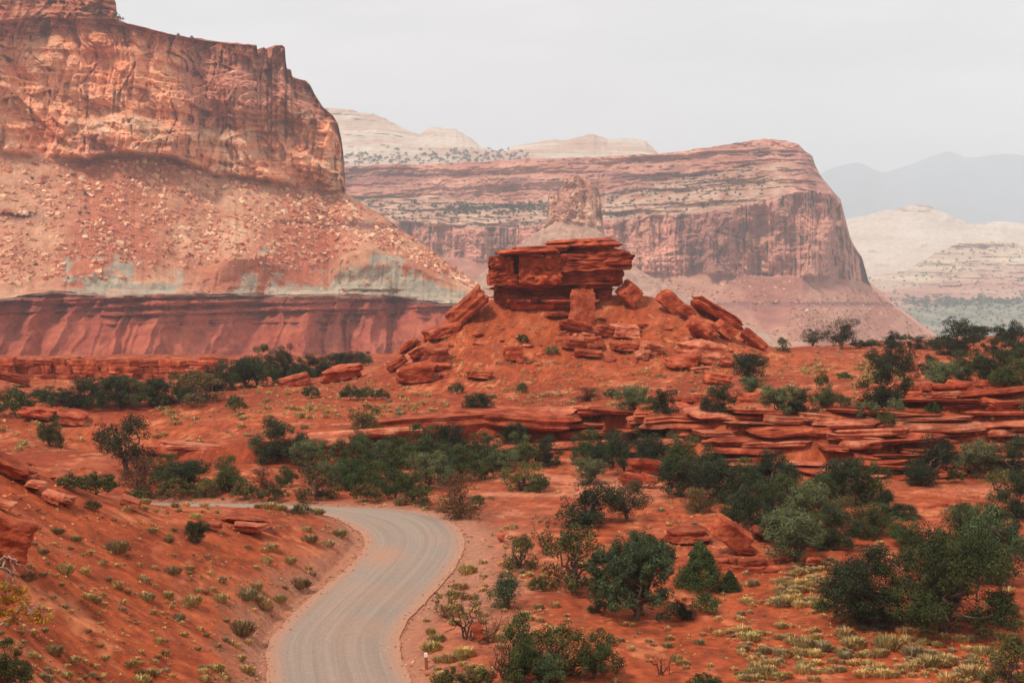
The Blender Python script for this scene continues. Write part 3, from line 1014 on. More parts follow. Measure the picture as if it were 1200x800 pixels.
# ---- hills on the far right
RB0 = tab(950, 435, 1300, 435)
RB1 = tab(950, 366, 1020, 356, 1060, 358, 1120, 352, 1200, 347, 1300, 345)
RB2 = tab(950, 345, 990, 330, 1030, 322, 1060, 318, 1080, 306, 1100, 294, 1120, 286, 1145, 281, 1170, 281.5, 1200, 286, 1300, 300)


def rb_disp(U, Z, V, PX, PY, YY):
    return 40 * fbm(U / 150, Z / 120, octv=4, seed=170) + 50 * quant(fbm(U / 260, Z / 15, octv=4, seed=168), 4) * sstep(1, 1.2, V) + 16 * fbm(U / 30, Z / 12, octv=3, seed=171)


def rb_col(U, Z, V, PX, PY):
    n = fbm(U / 120, Z / 40, octv=4, seed=172)
    n2 = fbm(U / 25, Z / 9, octv=3, seed=174)
    b = fbm(U / 600, Z / 8, octv=3, seed=173)
    g = lerpc(srgb(136, 134, 112), srgb(158, 152, 130), .5 + n + n2)
    g = lerpc(g, srgb(184, 154, 130), sstep(.1, .35, fbm((U + 5 * Z) / 60, Z / 40, octv=4, seed=175)) * .7)
    g = lerpc(g, srgb(104, 112, 88), sstep(.1, .3, fbm((U + 3 * Z) / 40, Z / 14, octv=4, seed=176)) * .7)
    pk = lerpc(srgb(186, 124, 104), srgb(214, 170, 144), .5 + .7 * b + .6 * n)
    wh = lerpc(srgb(206, 172, 144), srgb(230, 204, 174), .5 + b + n)
    k1 = sstep(.9, 1.03, V + .1 * n)[..., None]
    k2 = sstep(1.3, 1.6, V + .15 * n)[..., None]
    c = g * (1 - k1) + pk * k1
    return c * (1 - k2) + wh * k2


rhill, BVH_R = relief('terraced_hill', 950, 1300, 220, [(RB0, tab(950, 2700, 1300, 2700)), (RB1, tab(950, 3900, 1300, 3900)), (RB2, tab(950, 4600, 1300, 4600))], [50, 70], rb_disp, rb_col, M_FAR, back=(500, -40), jag=[0, 2, 1])
tag(rhill, 'low pink and cream terraced hill above a green slope at far right', 'hill', kind='structure')
RC0 = tab(930, 350, 1300, 350)
RC1 = tab(930, 270, 965, 262, 990, 257, 1015, 253, 1035, 247, 1050, 244.5, 1055, 243.5, 1060, 241, 1075, 240, 1090, 240, 1095, 244, 1105, 248, 1120, 255, 1135, 262, 1150, 262, 1170, 259, 1185, 260, 1200, 262, 1300, 255)


RCm = tab(930, 272, 965, 264, 990, 259, 1015, 255, 1035, 250, 1050, 248, 1075, 248, 1095, 250, 1105, 252, 1120, 257, 1135, 264, 1150, 264, 1170, 261, 1200, 264, 1300, 257)


def rc_disp(U, Z, V, PX, PY, YY):
    return 90 * fbm(U / 260, Z / 90, octv=4, seed=180) + 20 * fbm(U / 50, Z / 14, octv=3, seed=181)


def rc_col(U, Z, V, PX, PY):
    n = fbm(U / 180, Z / 50, octv=4, seed=182)
    b = fbm(U / 500 + Z / 200, Z / 10 + U / 260, octv=3, seed=183)
    c = lerpc(srgb(210, 182, 158), srgb(230, 208, 186), .5 + n + b)
    return lerpc(c, srgb(206, 168, 140), sstep(.1, .35, b) * .4)


whill, BVH_W = relief('white_hill', 930, 1300, 200, [(RC0, tab(930, 5600, 1300, 5600)), (RCm, tab(930, 6680, 1300, 6680)), (RC1, tab(930, 6700, 1300, 6700))], [66, 8], rc_disp, rc_col, M_FAR, back=(900, -40), jag=[0, 1.2, 1.0], smooth=True)
tag(whill, 'pale cream slickrock hill with a small caprock behind the mesa', 'hill', kind='structure')
# ---- mountains fading in the haze; its bluish tint is also put into their colour
MT0 = tab(-300, 335, 1600, 335)
MT1 = tab(-300, 250, 300, 240, 700, 235, 900, 218, 960, 204, 972, 198, 985, 194, 1000, 191, 1006, 190.5, 1015, 194, 1030, 201, 1036, 203, 1050, 198, 1065, 194, 1080, 188, 1095, 182, 1108, 178, 1113, 177, 1122, 181, 1132, 185.5, 1145, 184, 1160, 182, 1175, 180, 1190, 181, 1200, 182, 1260, 190, 1400, 215, 1600, 240)


def mt_disp(U, Z, V, PX, PY, YY):
    return -800 * np.abs(fbm(U / 1500, Z / 1700, octv=5, seed=190)) * np.sin(np.clip(V, 0, 1) * math.pi * .9)


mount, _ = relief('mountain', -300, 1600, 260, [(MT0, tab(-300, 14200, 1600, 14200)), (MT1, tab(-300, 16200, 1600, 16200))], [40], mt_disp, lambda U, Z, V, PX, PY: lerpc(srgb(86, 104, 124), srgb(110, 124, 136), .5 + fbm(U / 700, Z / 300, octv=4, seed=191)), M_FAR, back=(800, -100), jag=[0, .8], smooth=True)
tag(mount, 'faint blue mountain range fading into the haze', 'mountain', kind='structure')

# ------------------------------------------------------------------ rock meshes


def ico(sub):
    bm = bmesh.new()
    bmesh.ops.create_icosphere(bm, subdivisions=sub, radius=1.0)
    v = np.array([x.co[:] for x in bm.verts])
    f = np.array([[y.index for y in x.verts] for x in bm.faces])
    bm.free()
    return v, f


ICO = {k: ico(k) for k in (1, 2, 3, 4)}


def rock_shape(rng, sub=3, nplanes=9, flat=1.0, rough=0.05, box=0.75, asp=1.0):
    """angular block: directions clipped by random planes, then worn"""
    v, f = ICO[sub]
    n = rng.normal(size=(nplanes, 3))
    n /= np.linalg.norm(n, axis=1)[:, None]
    ax = np.array([[1, 0, 0], [-1, 0, 0], [0, 1, 0], [0, -1, 0], [0, 0, 1], [0, 0, -1]], float)
    ax = ax + rng.normal(scale=0.16, size=ax.shape)
    ax /= np.linalg.norm(ax, axis=1)[:, None]
    N = np.r_[ax, n]
    D = np.r_[rng.uniform(box * .9, box * 1.1, 6), rng.uniform(0.78, 1.15, nplanes)]
    dots = np.maximum(v @ N.T, 1e-3)
    r = ((dots / D[None]) ** 30).sum(1) ** (-1 / 30)
    p = v * r[:, None]
    p = p / np.abs(p).max(0)[None] * 1.0
    k = 3.0
    s = int(rng.integers(1000))
    p = p * (1 + rough * fbm(p[:, 0] * k * asp + s, p[:, 1] * k * asp, p[:, 2] * k, octv=3, seed=s) + 1.6 * rough * quant(fbm(p[:, 0] * 1.7 * asp + s, p[:, 1] * 1.7 * asp, p[:, 2] * 1.7, octv=2, seed=s + 3), 4))[:, None]
    # bedding grooves
    p[:, :2] *= (1 + 1.1 * rough * quant(vnoise(p[:, 2] * 3.4 + 9, 0.4 * p[:, 0] + s, seed=s), 3))[:, None]
    return p, f


rng = np.random.default_rng(7)
ROCKS = [mesh_np('boulder', *rock_shape(rng, 4, 9, rough=0.1), M_SLAB) for _ in range(8)]
BLOCKS = [mesh_np('rock_slab', *rock_shape(rng, 4, 5, rough=0.075, box=0.64, asp=2.2), M_SLAB) for _ in range(8)]
for m in ROCKS + BLOCKS:
    pass


def slab_shape(rng, n=15, jag=0.2, rings=5):
    """flat bedded slab, unit half sizes, eroded sides"""
    a = np.linspace(0, 2 * np.pi, n, endpoint=False) + rng.uniform(-.08, .08, n)
    e = rng.uniform(2.2, 6.0)
    r = (np.abs(np.cos(a)) ** e + np.abs(np.sin(a)) ** e) ** (-1 / e)
    r = r * (1 + rng.uniform(-jag, jag, n))
    zz = np.linspace(-1, 1, rings)
    prof = 1 + rng.uniform(-.07, .05, rings)
    prof[0] -= 0.1
    prof[-1] -= 0.05
    v = []
    for k in range(rings):
        rr = r * prof[k] * (1 + rng.uniform(-.03, .03, n))
        v.append(np.stack([np.cos(a) * rr, np.sin(a) * rr, np.full(n, zz[k]) + rng.uniform(-.06, .06, n)], -1))
    v = np.concatenate(v)
    v = np.r_[v, [[0, 0, -1.0]], [[0, 0, 1.02]]]
    f = []
    for k in range(rings - 1):
        for i in range(n):
            j = (i + 1) % n
            p, q, s, t = k * n + i, k * n + j, (k + 1) * n + j, (k + 1) * n + i
            f += [[p, q, s], [p, s, t]]
    b, t = len(v) - 2, len(v) - 1
    for i in range(n):
        j = (i + 1) % n
        f.append([b, j, i])
        f.append([t, (rings - 1) * n + i, (rings - 1) * n + j])
    return v, np.array(f)


SLABS = [mesh_np('slab', *slab_shape(rng), M_SLAB) for _ in range(12)]


def block_shape(rng):
    v, f = ICO[4]
    e = 12.0
    p = v * ((np.abs(v) ** e).sum(1) ** (-1 / e))[:, None]
    p = np.clip(p * 1.06, -1, 1)
    q = int(rng.integers(1000))
    dn = 0.06 * quant(fbm(p[:, 0] * 4.5 + q, p[:, 1] * 4.5, p[:, 2] * 1.1, octv=3, seed=q), 4) + 0.045 * fbm(p[:, 0] * 16 + q, p[:, 1] * 16, p[:, 2] * 3.5, octv=3, seed=q + 1)
    p[:, 0] *= 1 + dn
    p[:, 1] *= 1 + 1.6 * dn + 0.03 * quant(vnoise(p[:, 2] * 2.0 + q, p[:, 0] * .7, seed=q + 2), 3)
    p[:, 2] *= 1 + .5 * dn
    return p, f


CAPS = [mesh_np('slab', *block_shape(rng), M_CAP) for _ in range(6)]
BLOCKS2 = [mesh_np('slab', *rock_shape(rng, 4, 5, rough=.08, box=.64, asp=2.2), M_CAP) for _ in range(5)]
CAPT = [mesh_np('slab', *slab_shape(rng, 30, 0.09, 4), M_CAP) for _ in range(6)]

# ------------------------------------------------------------------ label book-keeping
PEND = []           # (object, base label, place phrase, photo x)
ORD = ['first', 'second', 'third', 'fourth', 'fifth', 'sixth', 'seventh', 'eighth', 'ninth', 'tenth', 'eleventh', 'twelfth']


def pend(o, what, where, px, cat, group=None):
    PEND.append((o, what, where, px))
    o['kind'] = 'thing'
    o['category'] = cat
    if group:
        o['group'] = group


def settle_labels():
    from collections import defaultdict
    g = defaultdict(list)
    for o, what, where, px in PEND:
        g[(what, where)].append((px, o))
    for (what, where), l in g.items():
        if len(l) == 1:
            l[0][1]['label'] = f'{what} {where}'
            continue
        l.sort(key=lambda t: t[0])
        n = len(l)
        for i, (_, o) in enumerate(l):
            if n <= 12:
                if n == 2:
                    w = ['leftmost', 'rightmost'][i]
                elif i == 0:
                    w = 'leftmost'
                elif i == n - 1:
                    w = 'rightmost'
                else:
                    w = ORD[i] + ' from left'
                o['label'] = f'{what} {where}, {w}'
            else:
                o['label'] = f'{what} {where}'
                if 'group' not in o:
                    o['group'] = f'{what} {where}'


# ------------------------------------------------------------------ cap rock on the hill


def build_cap():
    rg = np.random.default_rng(11)
    root = obj('cap_rock', None)
    YC0 = 222.0
    base = P(655, 352, YC0)
    root.location = base
    tag(root, 'dark red layered cap rock crowning the central hill', 'cap rock')

    def slab(px0, px1, y0, y1, Yf, Yb, tilt=0.0, meshes=CAPS, rz=0.0, roll=0.0):
        """slab whose front (at distance Yf) covers photo px0..px1, y0..y1"""
        a = P(px0, y1, Yf)
        b = P(px1, y0, Yf)
        sx = (b[0] - a[0]) / 2
        sz = (b[2] - a[2]) / 2
        c = Vector(((a[0] + b[0]) / 2, (Yf + Yb) / 2, (a[2] + b[2]) / 2))
        o = obj('slab', meshes[int(rg.integers(len(meshes)))], root)
        o.location = c - root.location
        o.scale = (sx, (Yb - Yf) / 2, sz)
        o.rotation_euler = (roll, tilt, rz)
        return o
    # thin, shaly lower beds that step back
    yb = [363, 357, 351.5, 347.5, 341, 337.5, 333.5]
    for k in range(6):
        x0 = 574 + [12, 14, 2, 6, 0, 8, 4, 6][k]
        x1 = 728 - [36, 22, 8, 16, 2, 12, 0, 4][k]
        if k in (1, 3, 5):
            xm = x0 + (x1 - x0) * rg.uniform(.35, .65)
            slab(x0, xm - .5, yb[k + 1] - .4, yb[k], 213.8 + rg.uniform(-.9, .9), 229, meshes=BLOCKS2 if k == 3 else CAPT, rz=rg.uniform(-.03, .03))
            slab(xm + .5, x1, yb[k + 1] - .4, yb[k], 213.8 + rg.uniform(-.9, .9), 229, meshes=BLOCKS2 if k == 3 else CAPT, rz=rg.uniform(-.03, .03))
        else:
            slab(x0, x1, yb[k + 1] - .4, yb[k], 214.2 + rg.uniform(-.5, 1.2), 229, meshes=CAPT, rz=rg.uniform(-.03, .03))
    # massive beds: cracked blocks over a dark undercut
    slab(580, 718, 330, 366, 216.4, 228)
    slab(588, 730, 292, 336, 216.5, 228)
    slab(571, 605, 321.5, 335, 213.2, 226, rz=.05)
    slab(574, 604.5, 300, 322.5, 213.5, 226, rz=-.04)
    slab(606.5, 656.5, 300, 334, 212.0, 229, tilt=.012, rz=.03)
    slab(656, 724, 316, 334, 213.2, 230, tilt=-.015, rz=-.05)
    slab(655, 741, 296, 317.5, 212.0, 230, tilt=-.03, rz=-.02)
    slab(605, 664, 290, 303, 211.0, 228, tilt=-.03, meshes=BLOCKS2)
    slab(652, 740, 285, 299, 212.2, 230, tilt=-.035, meshes=BLOCKS2)
    slab(628, 668, 297, 304, 210.6, 218, tilt=.04, rz=.2, meshes=BLOCKS2)
    slab(612, 640, 295, 302, 210.8, 218, tilt=-.05, rz=-.1, meshes=BLOCKS2)
    slab(694, 741, 290, 303, 211.6, 224, tilt=.06, rz=-.12, meshes=BLOCKS2)
    slab(722, 741.5, 296, 309, 213, 224, tilt=.1, rz=.1, meshes=BLOCKS2)
    # crowning flags
    slab(583, 662, 291.5, 297, 210.8, 227, meshes=CAPT, tilt=-0.045)
    slab(604, 676, 287.5, 292.5, 212.0, 228, meshes=CAPT, tilt=-0.05)
    slab(650, 735, 283, 289.5, 211.6, 229, meshes=CAPT, tilt=-0.03)
    slab(642, 726, 279.5, 284.5, 212.6, 228, meshes=CAPT, tilt=-0.045)


build_cap()

# ------------------------------------------------------------------ boulders seen one by one
# (photo x0, x1, y top, y bottom, depth ratio, roll in the picture, yaw, slab?, what, where)
HERO = [
    (519, 574, 349, 371, .8, -.72, .2, 1, 'long sandstone slab leaning up against', 'the left foot of the cap rock'),
    (494, 538, 380, 396, 1.0, -.22, .3, 1, 'flat tilted slab resting', 'just below the leaning slab left of the cap rock'),
    (463, 508, 425, 449, .8, -.2, .1, 0, 'broad rounded sandstone block', 'at the lower left end of the hill'),
    (497, 527, 404, 425, .9, -.1, .4, 0, 'sandstone block with flat top', 'just above the broad block on the hill left slope'),
    (478, 500, 408, 420, 1, -.5, 0, 1, 'thin tilted slab', 'on the hill left slope'),
    (452, 476, 420, 432, 1, -.55, 0, 1, 'thin tilted slab', 'on the hill left slope'),
    (466, 492, 398, 408, 1, -.5, .2, 1, 'thin tilted slab', 'on the hill left slope'),
    (505, 526, 425, 434, 1, 0, .2, 0, 'small orange boulder', 'beside the broad block on the hill left slope'),
    (592, 613, 404, 423, .9, 0, .2, 0, 'rounded brown boulder alone', 'on the red slope under the cap rock'),
    (546, 576, 433, 445, .9, .1, .2, 1, 'flat low slab', 'lying on the slope below the leaning slab'),
    (667, 701, 338, 385, .45, .1, .35, 1, 'tall upright blade of sandstone standing', 'in front of the cap rock'),
    (659, 690, 396, 410, .9, .12, .2, 1, 'flat slab lying', 'in the rubble below the upright blade'),
    (684, 709, 393, 411, .9, -.25, .2, 1, 'flat slab lying', 'in the rubble below the upright blade'),
    (672, 706, 408, 419, .9, .08, .1, 1, 'flat slab lying', 'in the rubble below the upright blade'),
    (640, 668, 364, 372, 1, .05, .1, 1, 'thin ledge slab', 'at the foot of the cap rock'),
    (655, 690, 376, 388, .9, .2, .1, 0, 'broken dark block', 'beside the foot of the upright blade'),
    (697, 722, 380, 394, .8, .2, .4, 0, 'broken dark block', 'beside the foot of the upright blade'),
    (714, 749, 399, 412, .9, .05, .1, 1, 'square dark red slab with flat face', 'on the slope below the cap rock'),
    (716, 751, 379, 396, .9, .08, .2, 1, 'pale overhanging slab', 'above the square dark slab'),
    (750, 778, 400, 416, .9, .25, .2, 1, 'pale tilted slab', 'between the square slab and the big block'),
    (744, 762, 410, 421, .9, 0, .2, 0, 'small pale stone', 'below the pale tilted slab'),
    (795, 855, 398, 425, .8, .08, .15, 0, 'biggest pale block', 'on the right slope of the hill'),
    (780, 818, 414, 433, .9, -.1, .3, 0, 'dark flat bottomed boulder', 'just left of the biggest pale block'),
    (809, 831, 429, 436, .9, -.05, .2, 1, 'small pale flagstone', 'below the biggest pale block'),
    (826, 857, 436, 450, .9, .18, .2, 1, 'reddish slab lying', 'below the biggest pale block'),
    (845, 862, 421, 430, 1, .2, .2, 0, 'small red stone', 'beside the biggest pale block'),
    (727, 752, 330, 355, .7, .75, .3, 1, 'tilted red block leaning', 'against the right foot of the cap rock'),
    (769, 799, 341, 362, .7, .65, .2, 1, 'dark tilted slab', 'standing on the skyline right of the cap rock'),
    (804, 878, 359, 374, .5, .5, .1, 1, 'long thin slab sloping down', 'along the right shoulder of the hill'),
    (866, 902, 391, 404, .6, .72, .1, 1, 'dark narrow slab at the lower end', 'of the long sloping slab'),
    (805, 838, 371, 393, .9, .5, .3, 0, 'brown fractured block', 'under the long sloping slab'),
    (838, 862, 376, 394, .9, .6, .3, 1, 'orange slab', 'under the long sloping slab'),
    (795, 815, 358, 372, .9, .5, .3, 0, 'small orange block', 'above the brown fractured block'),
    (377, 423, 427, 447, .8, -.1, .2, 0, 'lone pale boulder with dark undercut', 'on the plateau rim left of the hill'),
    (326, 366, 439, 452, .8, -.25, .2, 1, 'dark red tilted slab', 'left of the lone pale boulder'),
    (64, 104, 482, 496, .9, .1, .2, 0, 'smooth rounded boulder', 'on the far left plateau'),
    (24, 66, 477, 492, .9, .15, .2, 0, 'smooth cracked rock', 'beside the round juniper at far left'),
    (-12, 26, 450, 478, .9, .2, .1, 0, 'pink rock shelf', 'at the left edge under dark slabs'),
    (-10, 32, 436, 449, .9, .3, .1, 1, 'dark red overhanging slab', 'at the left edge of the plateau'),
    (733, 776, 536, 560, .9, .15, .2, 0, 'large smooth orange boulder', 'in the basin below the rock ledge'),
    (727, 753, 553, 571, .9, .2, .1, 0, 'dark red block', 'at the foot of the orange boulder'),
    (750, 772, 554, 568, .9, .4, .1, 1, 'tilted red slab', 'at the foot of the orange boulder'),
    (834, 886, 612, 642, .7, .62, .1, 1, 'large smooth slab sliding down', 'the bank beyond the cone shaped juniper'),
    (782, 834, 618, 636, .9, -.05, .1, 0, 'overhanging sandstone ledge block', 'left of the large sliding slab'),
    (843, 864, 592, 602, .9, .05, .1, 1, 'small flat orange slab', 'above the large sliding slab'),
    (866, 884, 640, 650, 1, .1, .1, 1, 'small red slab', 'at the foot of the large sliding slab'),
    (882, 908, 616, 630, 1, .3, .1, 0, 'orange stone', 'right of the large sliding slab'),
    (944, 962, 652, 664, 1, 0, 0, 0, 'small orange stone', 'under the pale rounded juniper'),
    (-30, 36, 602, 650, .8, .35, .2, 0, 'large smooth red rock outcrop', 'at the left edge of the near slope'),
    (-20, 18, 632, 654, .8, .3, .2, 1, 'dark undercut slab', 'below the left edge outcrop'),
    (8, 26, 655, 672, .9, .2, 0, 0, 'small pink stone', 'behind the dead branches at left'),
    (-20, 30, 536, 552, .8, .42, .1, 1, 'dark red slab jutting', 'from the left crest'),
    (8, 40, 545, 560, .8, .4, .1, 1, 'dark broken slab', 'on the left crest'),
    (8, 42, 554, 563, .9, .05, .1, 1, 'flat pink flagstone', 'on the left crest below the broken slab'),
    (30, 54, 562, 574, .9, .3, .1, 1, 'pink tilted flagstone', 'on the left slope'),
    (48, 74, 576, 587, .9, .35, .1, 1, 'pink tilted flagstone', 'on the left slope'),
    (66, 86, 580, 590, .9, .2, .1, 1, 'pink tilted flagstone', 'on the left slope'),
    (-6, 16, 586, 596, .9, .3, .1, 1, 'pink tilted flagstone', 'on the left slope'),
    (140, 166, 583, 594, .9, .35, .1, 1, 'pale tilted flagstone', 'at the crest beside the hidden road'),
    (255, 313, 606, 613, .9, .1, .1, 1, 'thin dark flagstone', 'lying on the slope above the road bend'),
    (270, 312, 613, 624, .9, .05, .1, 1, 'pale pink flagstone', 'lying on the slope above the road bend'),
    (232, 258, 612, 620, .9, .05, .1, 1, 'pale pink flagstone', 'lying beside the dark bush above the road'),
    (583, 591, 624, 634, .9, 0, .2, 0, 'small upright red stone', 'on the verge outside the road bend'),
    (553, 566, 728, 748, .8, -.4, .1, 1, 'reddish splintered log-like rock', 'under the twisted dead juniper'),
    (1010, 1060, 458, 470, .8, .05, .1, 1, 'flat pale ledge stone', 'on the terrace above the right ledge'),
    (1085, 1125, 458, 468, .8, 0, .1, 1, 'flat pale ledge stone', 'on the terrace above the right ledge'),
    (940, 982, 484, 495, .8, .1, .1, 1, 'broad pale flagstone', 'on the rim of the right ledge'),
    (1150, 1196, 468, 482, .8, .15, .1, 1, 'dark overhanging slab', 'on the rim of the right ledge'),
]
for i, (x0, x1, y0, y1, dr, roll, yaw, sl, what, where) in enumerate(HERO):
    cx, cy = (x0 + x1) / 2, (y0 + y1) / 2
    p, n = hit(cx, y1 if abs(roll) < .3 else cy + (y1 - y0) * .75)
    if p is None:
        continue
    Y = p.y - 0.3
    a = P(x0, y1, Y)
    b = P(x1, y0, Y)
    rg = random.Random(i * 7 + 3)
    mset = BLOCKS if sl else ROCKS
    name = 'rock_slab' if sl else 'boulder'
    o = obj(name, mset[i % len(mset)])
    w, h = (b[0] - a[0]) / 2, (b[2] - a[2]) / 2
    if 'upright' in what and sl:
        o.scale = (w * .95, w * .5, h * 1.15)
    else:
        o.scale = (w * 1.08, max(w * dr, h), h * (1.0 if sl else 1.05))
    c = P(cx, cy, Y)
    o.location = (c[0], Y + min(w * dr, 3) * 0.35, c[2] - h * 0.08)
    o.rotation_euler = (rg.uniform(-.12, .12), roll, yaw)
    if ('pale' in what or 'pink' in what) and 'lone' not in what:
        o.material_slots[0].link = 'OBJECT'
        o.material_slots[0].material = M_PALE
    pend(o, what, where, cx, 'slab' if sl else 'boulder')

RUB = [(452, 540, 392, 442, 16, 'on the left spur of the hill'), (540, 650, 385, 430, 14, 'on the slope left of the upright blade'), (640, 760, 372, 425, 26, 'in the rubble under the upright blade'), (760, 880, 365, 420, 18, 'on the right shoulder of the hill'), (850, 905, 580, 650, 12, 'around the sliding slab'), (700, 775, 560, 600, 10, 'around the orange boulder'), (0, 120, 545, 600, 16, 'on the slope below the left crest')]
rgr = random.Random(909)
for x0, x1, y0, y1, n, where in RUB:
    for i in range(n):
        px, py = rgr.uniform(x0, x1), rgr.uniform(y0, y1)
        p, nn = hit(px, py)
        if p is None or p.y > 240:
            continue
        flat = rgr.random() < .78
        o = obj('rock_slab' if flat else 'boulder', (BLOCKS if flat else ROCKS)[rgr.randrange(8)])
        sz = rgr.uniform(3.5, 8.5) * p.y / F
        o.scale = (sz, sz * rgr.uniform(.6, 1), sz * (rgr.uniform(.14, .3) if flat else rgr.uniform(.5, .8)))
        o.location = p
        o.rotation_euler = (rgr.uniform(-.3, .2), rgr.uniform(-.35, .35) + (-.3 if px < 560 else .3 if px > 760 else 0), rgr.uniform(0, 6.28))
        pale = rgr.random() < .35
        if pale:
            o.material_slots[0].link = 'OBJECT'
            o.material_slots[0].material = M_PALE
        pend(o, ('wide ' if sz > .75 else 'small ') + ('pale ' if pale else 'red ') + ('slab' if flat else 'stone'), where, px, 'slab' if flat else 'boulder', 'rubble ' + where)

# ------------------------------------------------------------------ rock ledge across the middle


def build_ledge(px0, px1, step, levels, label, seed, jut, th, Lr, skip=0.0, cat='rock ledge'):
    rg = np.random.default_rng(seed)
    X0, X1 = [float(np.interp(p, [e[0] for e in LEDGE], lx)) for p in (px0, px1)]
    root = obj('rock_ledge', None)
    Yb, Yt, zt = ledge(np.array([(X0 + X1) / 2]))
    root.location = (float((X0 + X1) / 2), float(Yb[0]), 0)
    tag(root, label, cat)
    cnt = 0
    for k in range(levels):
        f = k / max(levels - 1, 1)
        x = X0 + rg.uniform(0, step)
        while x < X1:
            Ls = step * rg.uniform(*Lr)
            if rg.random() > skip:
                Yb, Yt, zt = [float(q[0]) for q in ledge(np.array([x]))]
                top = zt + 0.15
                z = top * (0.12 + 0.88 * f) - th * 0.5 + rg.uniform(-.14, .14)
                yb = Yb + (Yt - Yb) * (0.1 + 0.75 * f)
                dep = rg.uniform(1.6, 3.4)
                o = obj('slab', (BLOCKS if rg.random() < .3 else SLABS)[int(rg.integers(8))], root)
                o.scale = (Ls * .58, dep, th * (rg.uniform(.35, 1.3) if k < levels - 1 else rg.uniform(.8, 1.25)))
                o.location = Vector((x, yb + dep * .6 - jut * rg.uniform(-.3, 1.2), z)) - root.location
                o.rotation_euler = (rg.uniform(-.14, .08), rg.uniform(-.09, .09), rg.uniform(-.25, .25) + (math.pi if rg.random() < .5 else 0))
                if rg.random() < .42:
                    o.material_slots[0].link = 'OBJECT'
                    o.material_slots[0].material = M_PALE
                cnt += 1
            x += Ls * 0.92
    return root


build_ledge(170, 430, 6.5, 2, 'low red rock ledge with dark undercut behind the thicket at left', 21, 1.6, .4, (.6, 1.5))
build_ledge(428, 640, 9.0, 2, 'thick smooth bedded rock ledge across the middle below the hill', 22, 1.5, .75, (.7, 1.4))
build_ledge(632, 740, 4.2, 4, 'stepped rock ledge with dark hollows left of the notch', 25, 1.1, .5, (.6, 1.6))
build_ledge(735, 985, 5.2, 11, 'broken rock ledge of many thin slabs right of centre', 23, 1.0, .27, (.4, 1.7), skip=.14)
build_ledge(985, 1260, 5.6, 11, 'tall terraced red rock ledge at the right edge', 24, 1.2, .3, (.4, 1.7), skip=.14)


def outcrop(label, pts, seed, th=.6, n=3):
    """row of slabs along photo points"""
    rg = np.random.default_rng(seed)
    p0, _ = hit(*pts[len(pts) // 2])
    root = obj('rock_ledge', None)
    root.location = p0
    tag(root, label, 'rock ledge')
    for (px, py) in pts:
        p, _ = hit(px, py)
        if p is None:
            continue
        for k in range(n):
            o = obj('slab', SLABS[int(rg.integers(len(SLABS)))], root)
            L_ = p.y / F * rg.uniform(9, 17)
            o.scale = (L_, L_ * .8, th * rg.uniform(.6, 1.1))
            o.location = p - p0 + Vector((rg.uniform(-1, 1) * L_ * .4, k * .8 + rg.uniform(-.5, .5), k * th * 1.5))
            o.rotation_euler = (rg.uniform(-.1, .05), rg.uniform(-.1, .1), rg.uniform(-.3, .3))
    return root


outcrop('thin dark red ledge below the badlands at far left', [(x, 441 + (x % 3)) for x in range(-10, 246, 15)], 31, .9, 3)
outcrop('small stepped ledge under the round dark juniper on the plateau', [(x, 474 - (x - 760) * .06 + (x * 7 % 4)) for x in range(785, 905, 16)], 32, .35, 2)
outcrop('upper terrace ledge on the plateau at right', [(x, 462 - (x - 1040) * .05 + (x * 5 % 4)) for x in range(1030, 1200, 17)], 33, .4, 2)
outcrop('pale sandstone step in the basin floor at right', [(x, 594 - (x - 1070) * .05) for x in range(1065, 1160, 16)], 34, .18, 1)
outcrop('low rubbly red bank behind the straw grass', [(x, 664 + (x * 7 % 5)) for x in range(840, 930, 13)], 35, .22, 2)

# ------------------------------------------------------------------ vegetation meshes
LEAFK = 0.6


LEAFC = {
    'green': (srgb(50, 62, 28), srgb(96, 106, 50)),
    'dark': (srgb(36, 45, 26), srgb(68, 76, 40)),
    'sage': (srgb(84, 94, 56), srgb(136, 138, 88)),
    'blue': (srgb(52, 72, 46), srgb(104, 120, 72)),
    'olive': (srgb(84, 78, 36), srgb(124, 110, 56)),
    'brown': (srgb(90, 54, 32), srgb(138, 86, 52)),
}


def leaf_cloud(rg, cen, rad, per, size, out=0.8, c0=None, c1=None, up=0.3):
    """leaf sprays spread through clumps; returns verts, quads, colours"""
    n = len(cen)
    C = np.repeat(cen, per, 0)
    Rr = np.repeat(rad, per)
    d = rg.normal(size=(n * per, 3))
    d /= np.linalg.norm(d, axis=1)[:, None]
    r = rg.uniform(0.35, 1.0, n * per) ** 0.6
    p = C + d * (Rr * r)[:, None] * np.array([1, 1, .85])
    nrm = d * out + rg.normal(scale=.55, size=d.shape) + np.array([0, 0, up])
    nrm /= np.linalg.norm(nrm, axis=1)[:, None]
    ax = rg.normal(size=d.shape)
    ax = ax - nrm * (ax * nrm).sum(1)[:, None]
    ax /= np.linalg.norm(ax, axis=1)[:, None]
    bx = np.cross(nrm, ax)
    s = size * rg.uniform(.6, 1.35, n * per)
    a = ax * (s * .5)[:, None]
    b = bx * (s * .28)[:, None]
    v = np.stack([p - a, p + b, p + a + nrm * (s * .15)[:, None], p - b], 1).reshape(-1, 3)
    f = np.arange(n * per * 4).reshape(-1, 4)
    cl = rg.uniform(0, 1, n)
    t = np.clip(np.repeat(cl, per) * .8 + rg.uniform(-.25, .5, n * per), -.15, 1.3)
    col = c0[None] * (1 - t)[:, None] + c1[None] * t[:, None]
    return v, f, np.repeat(col, 4, 0)


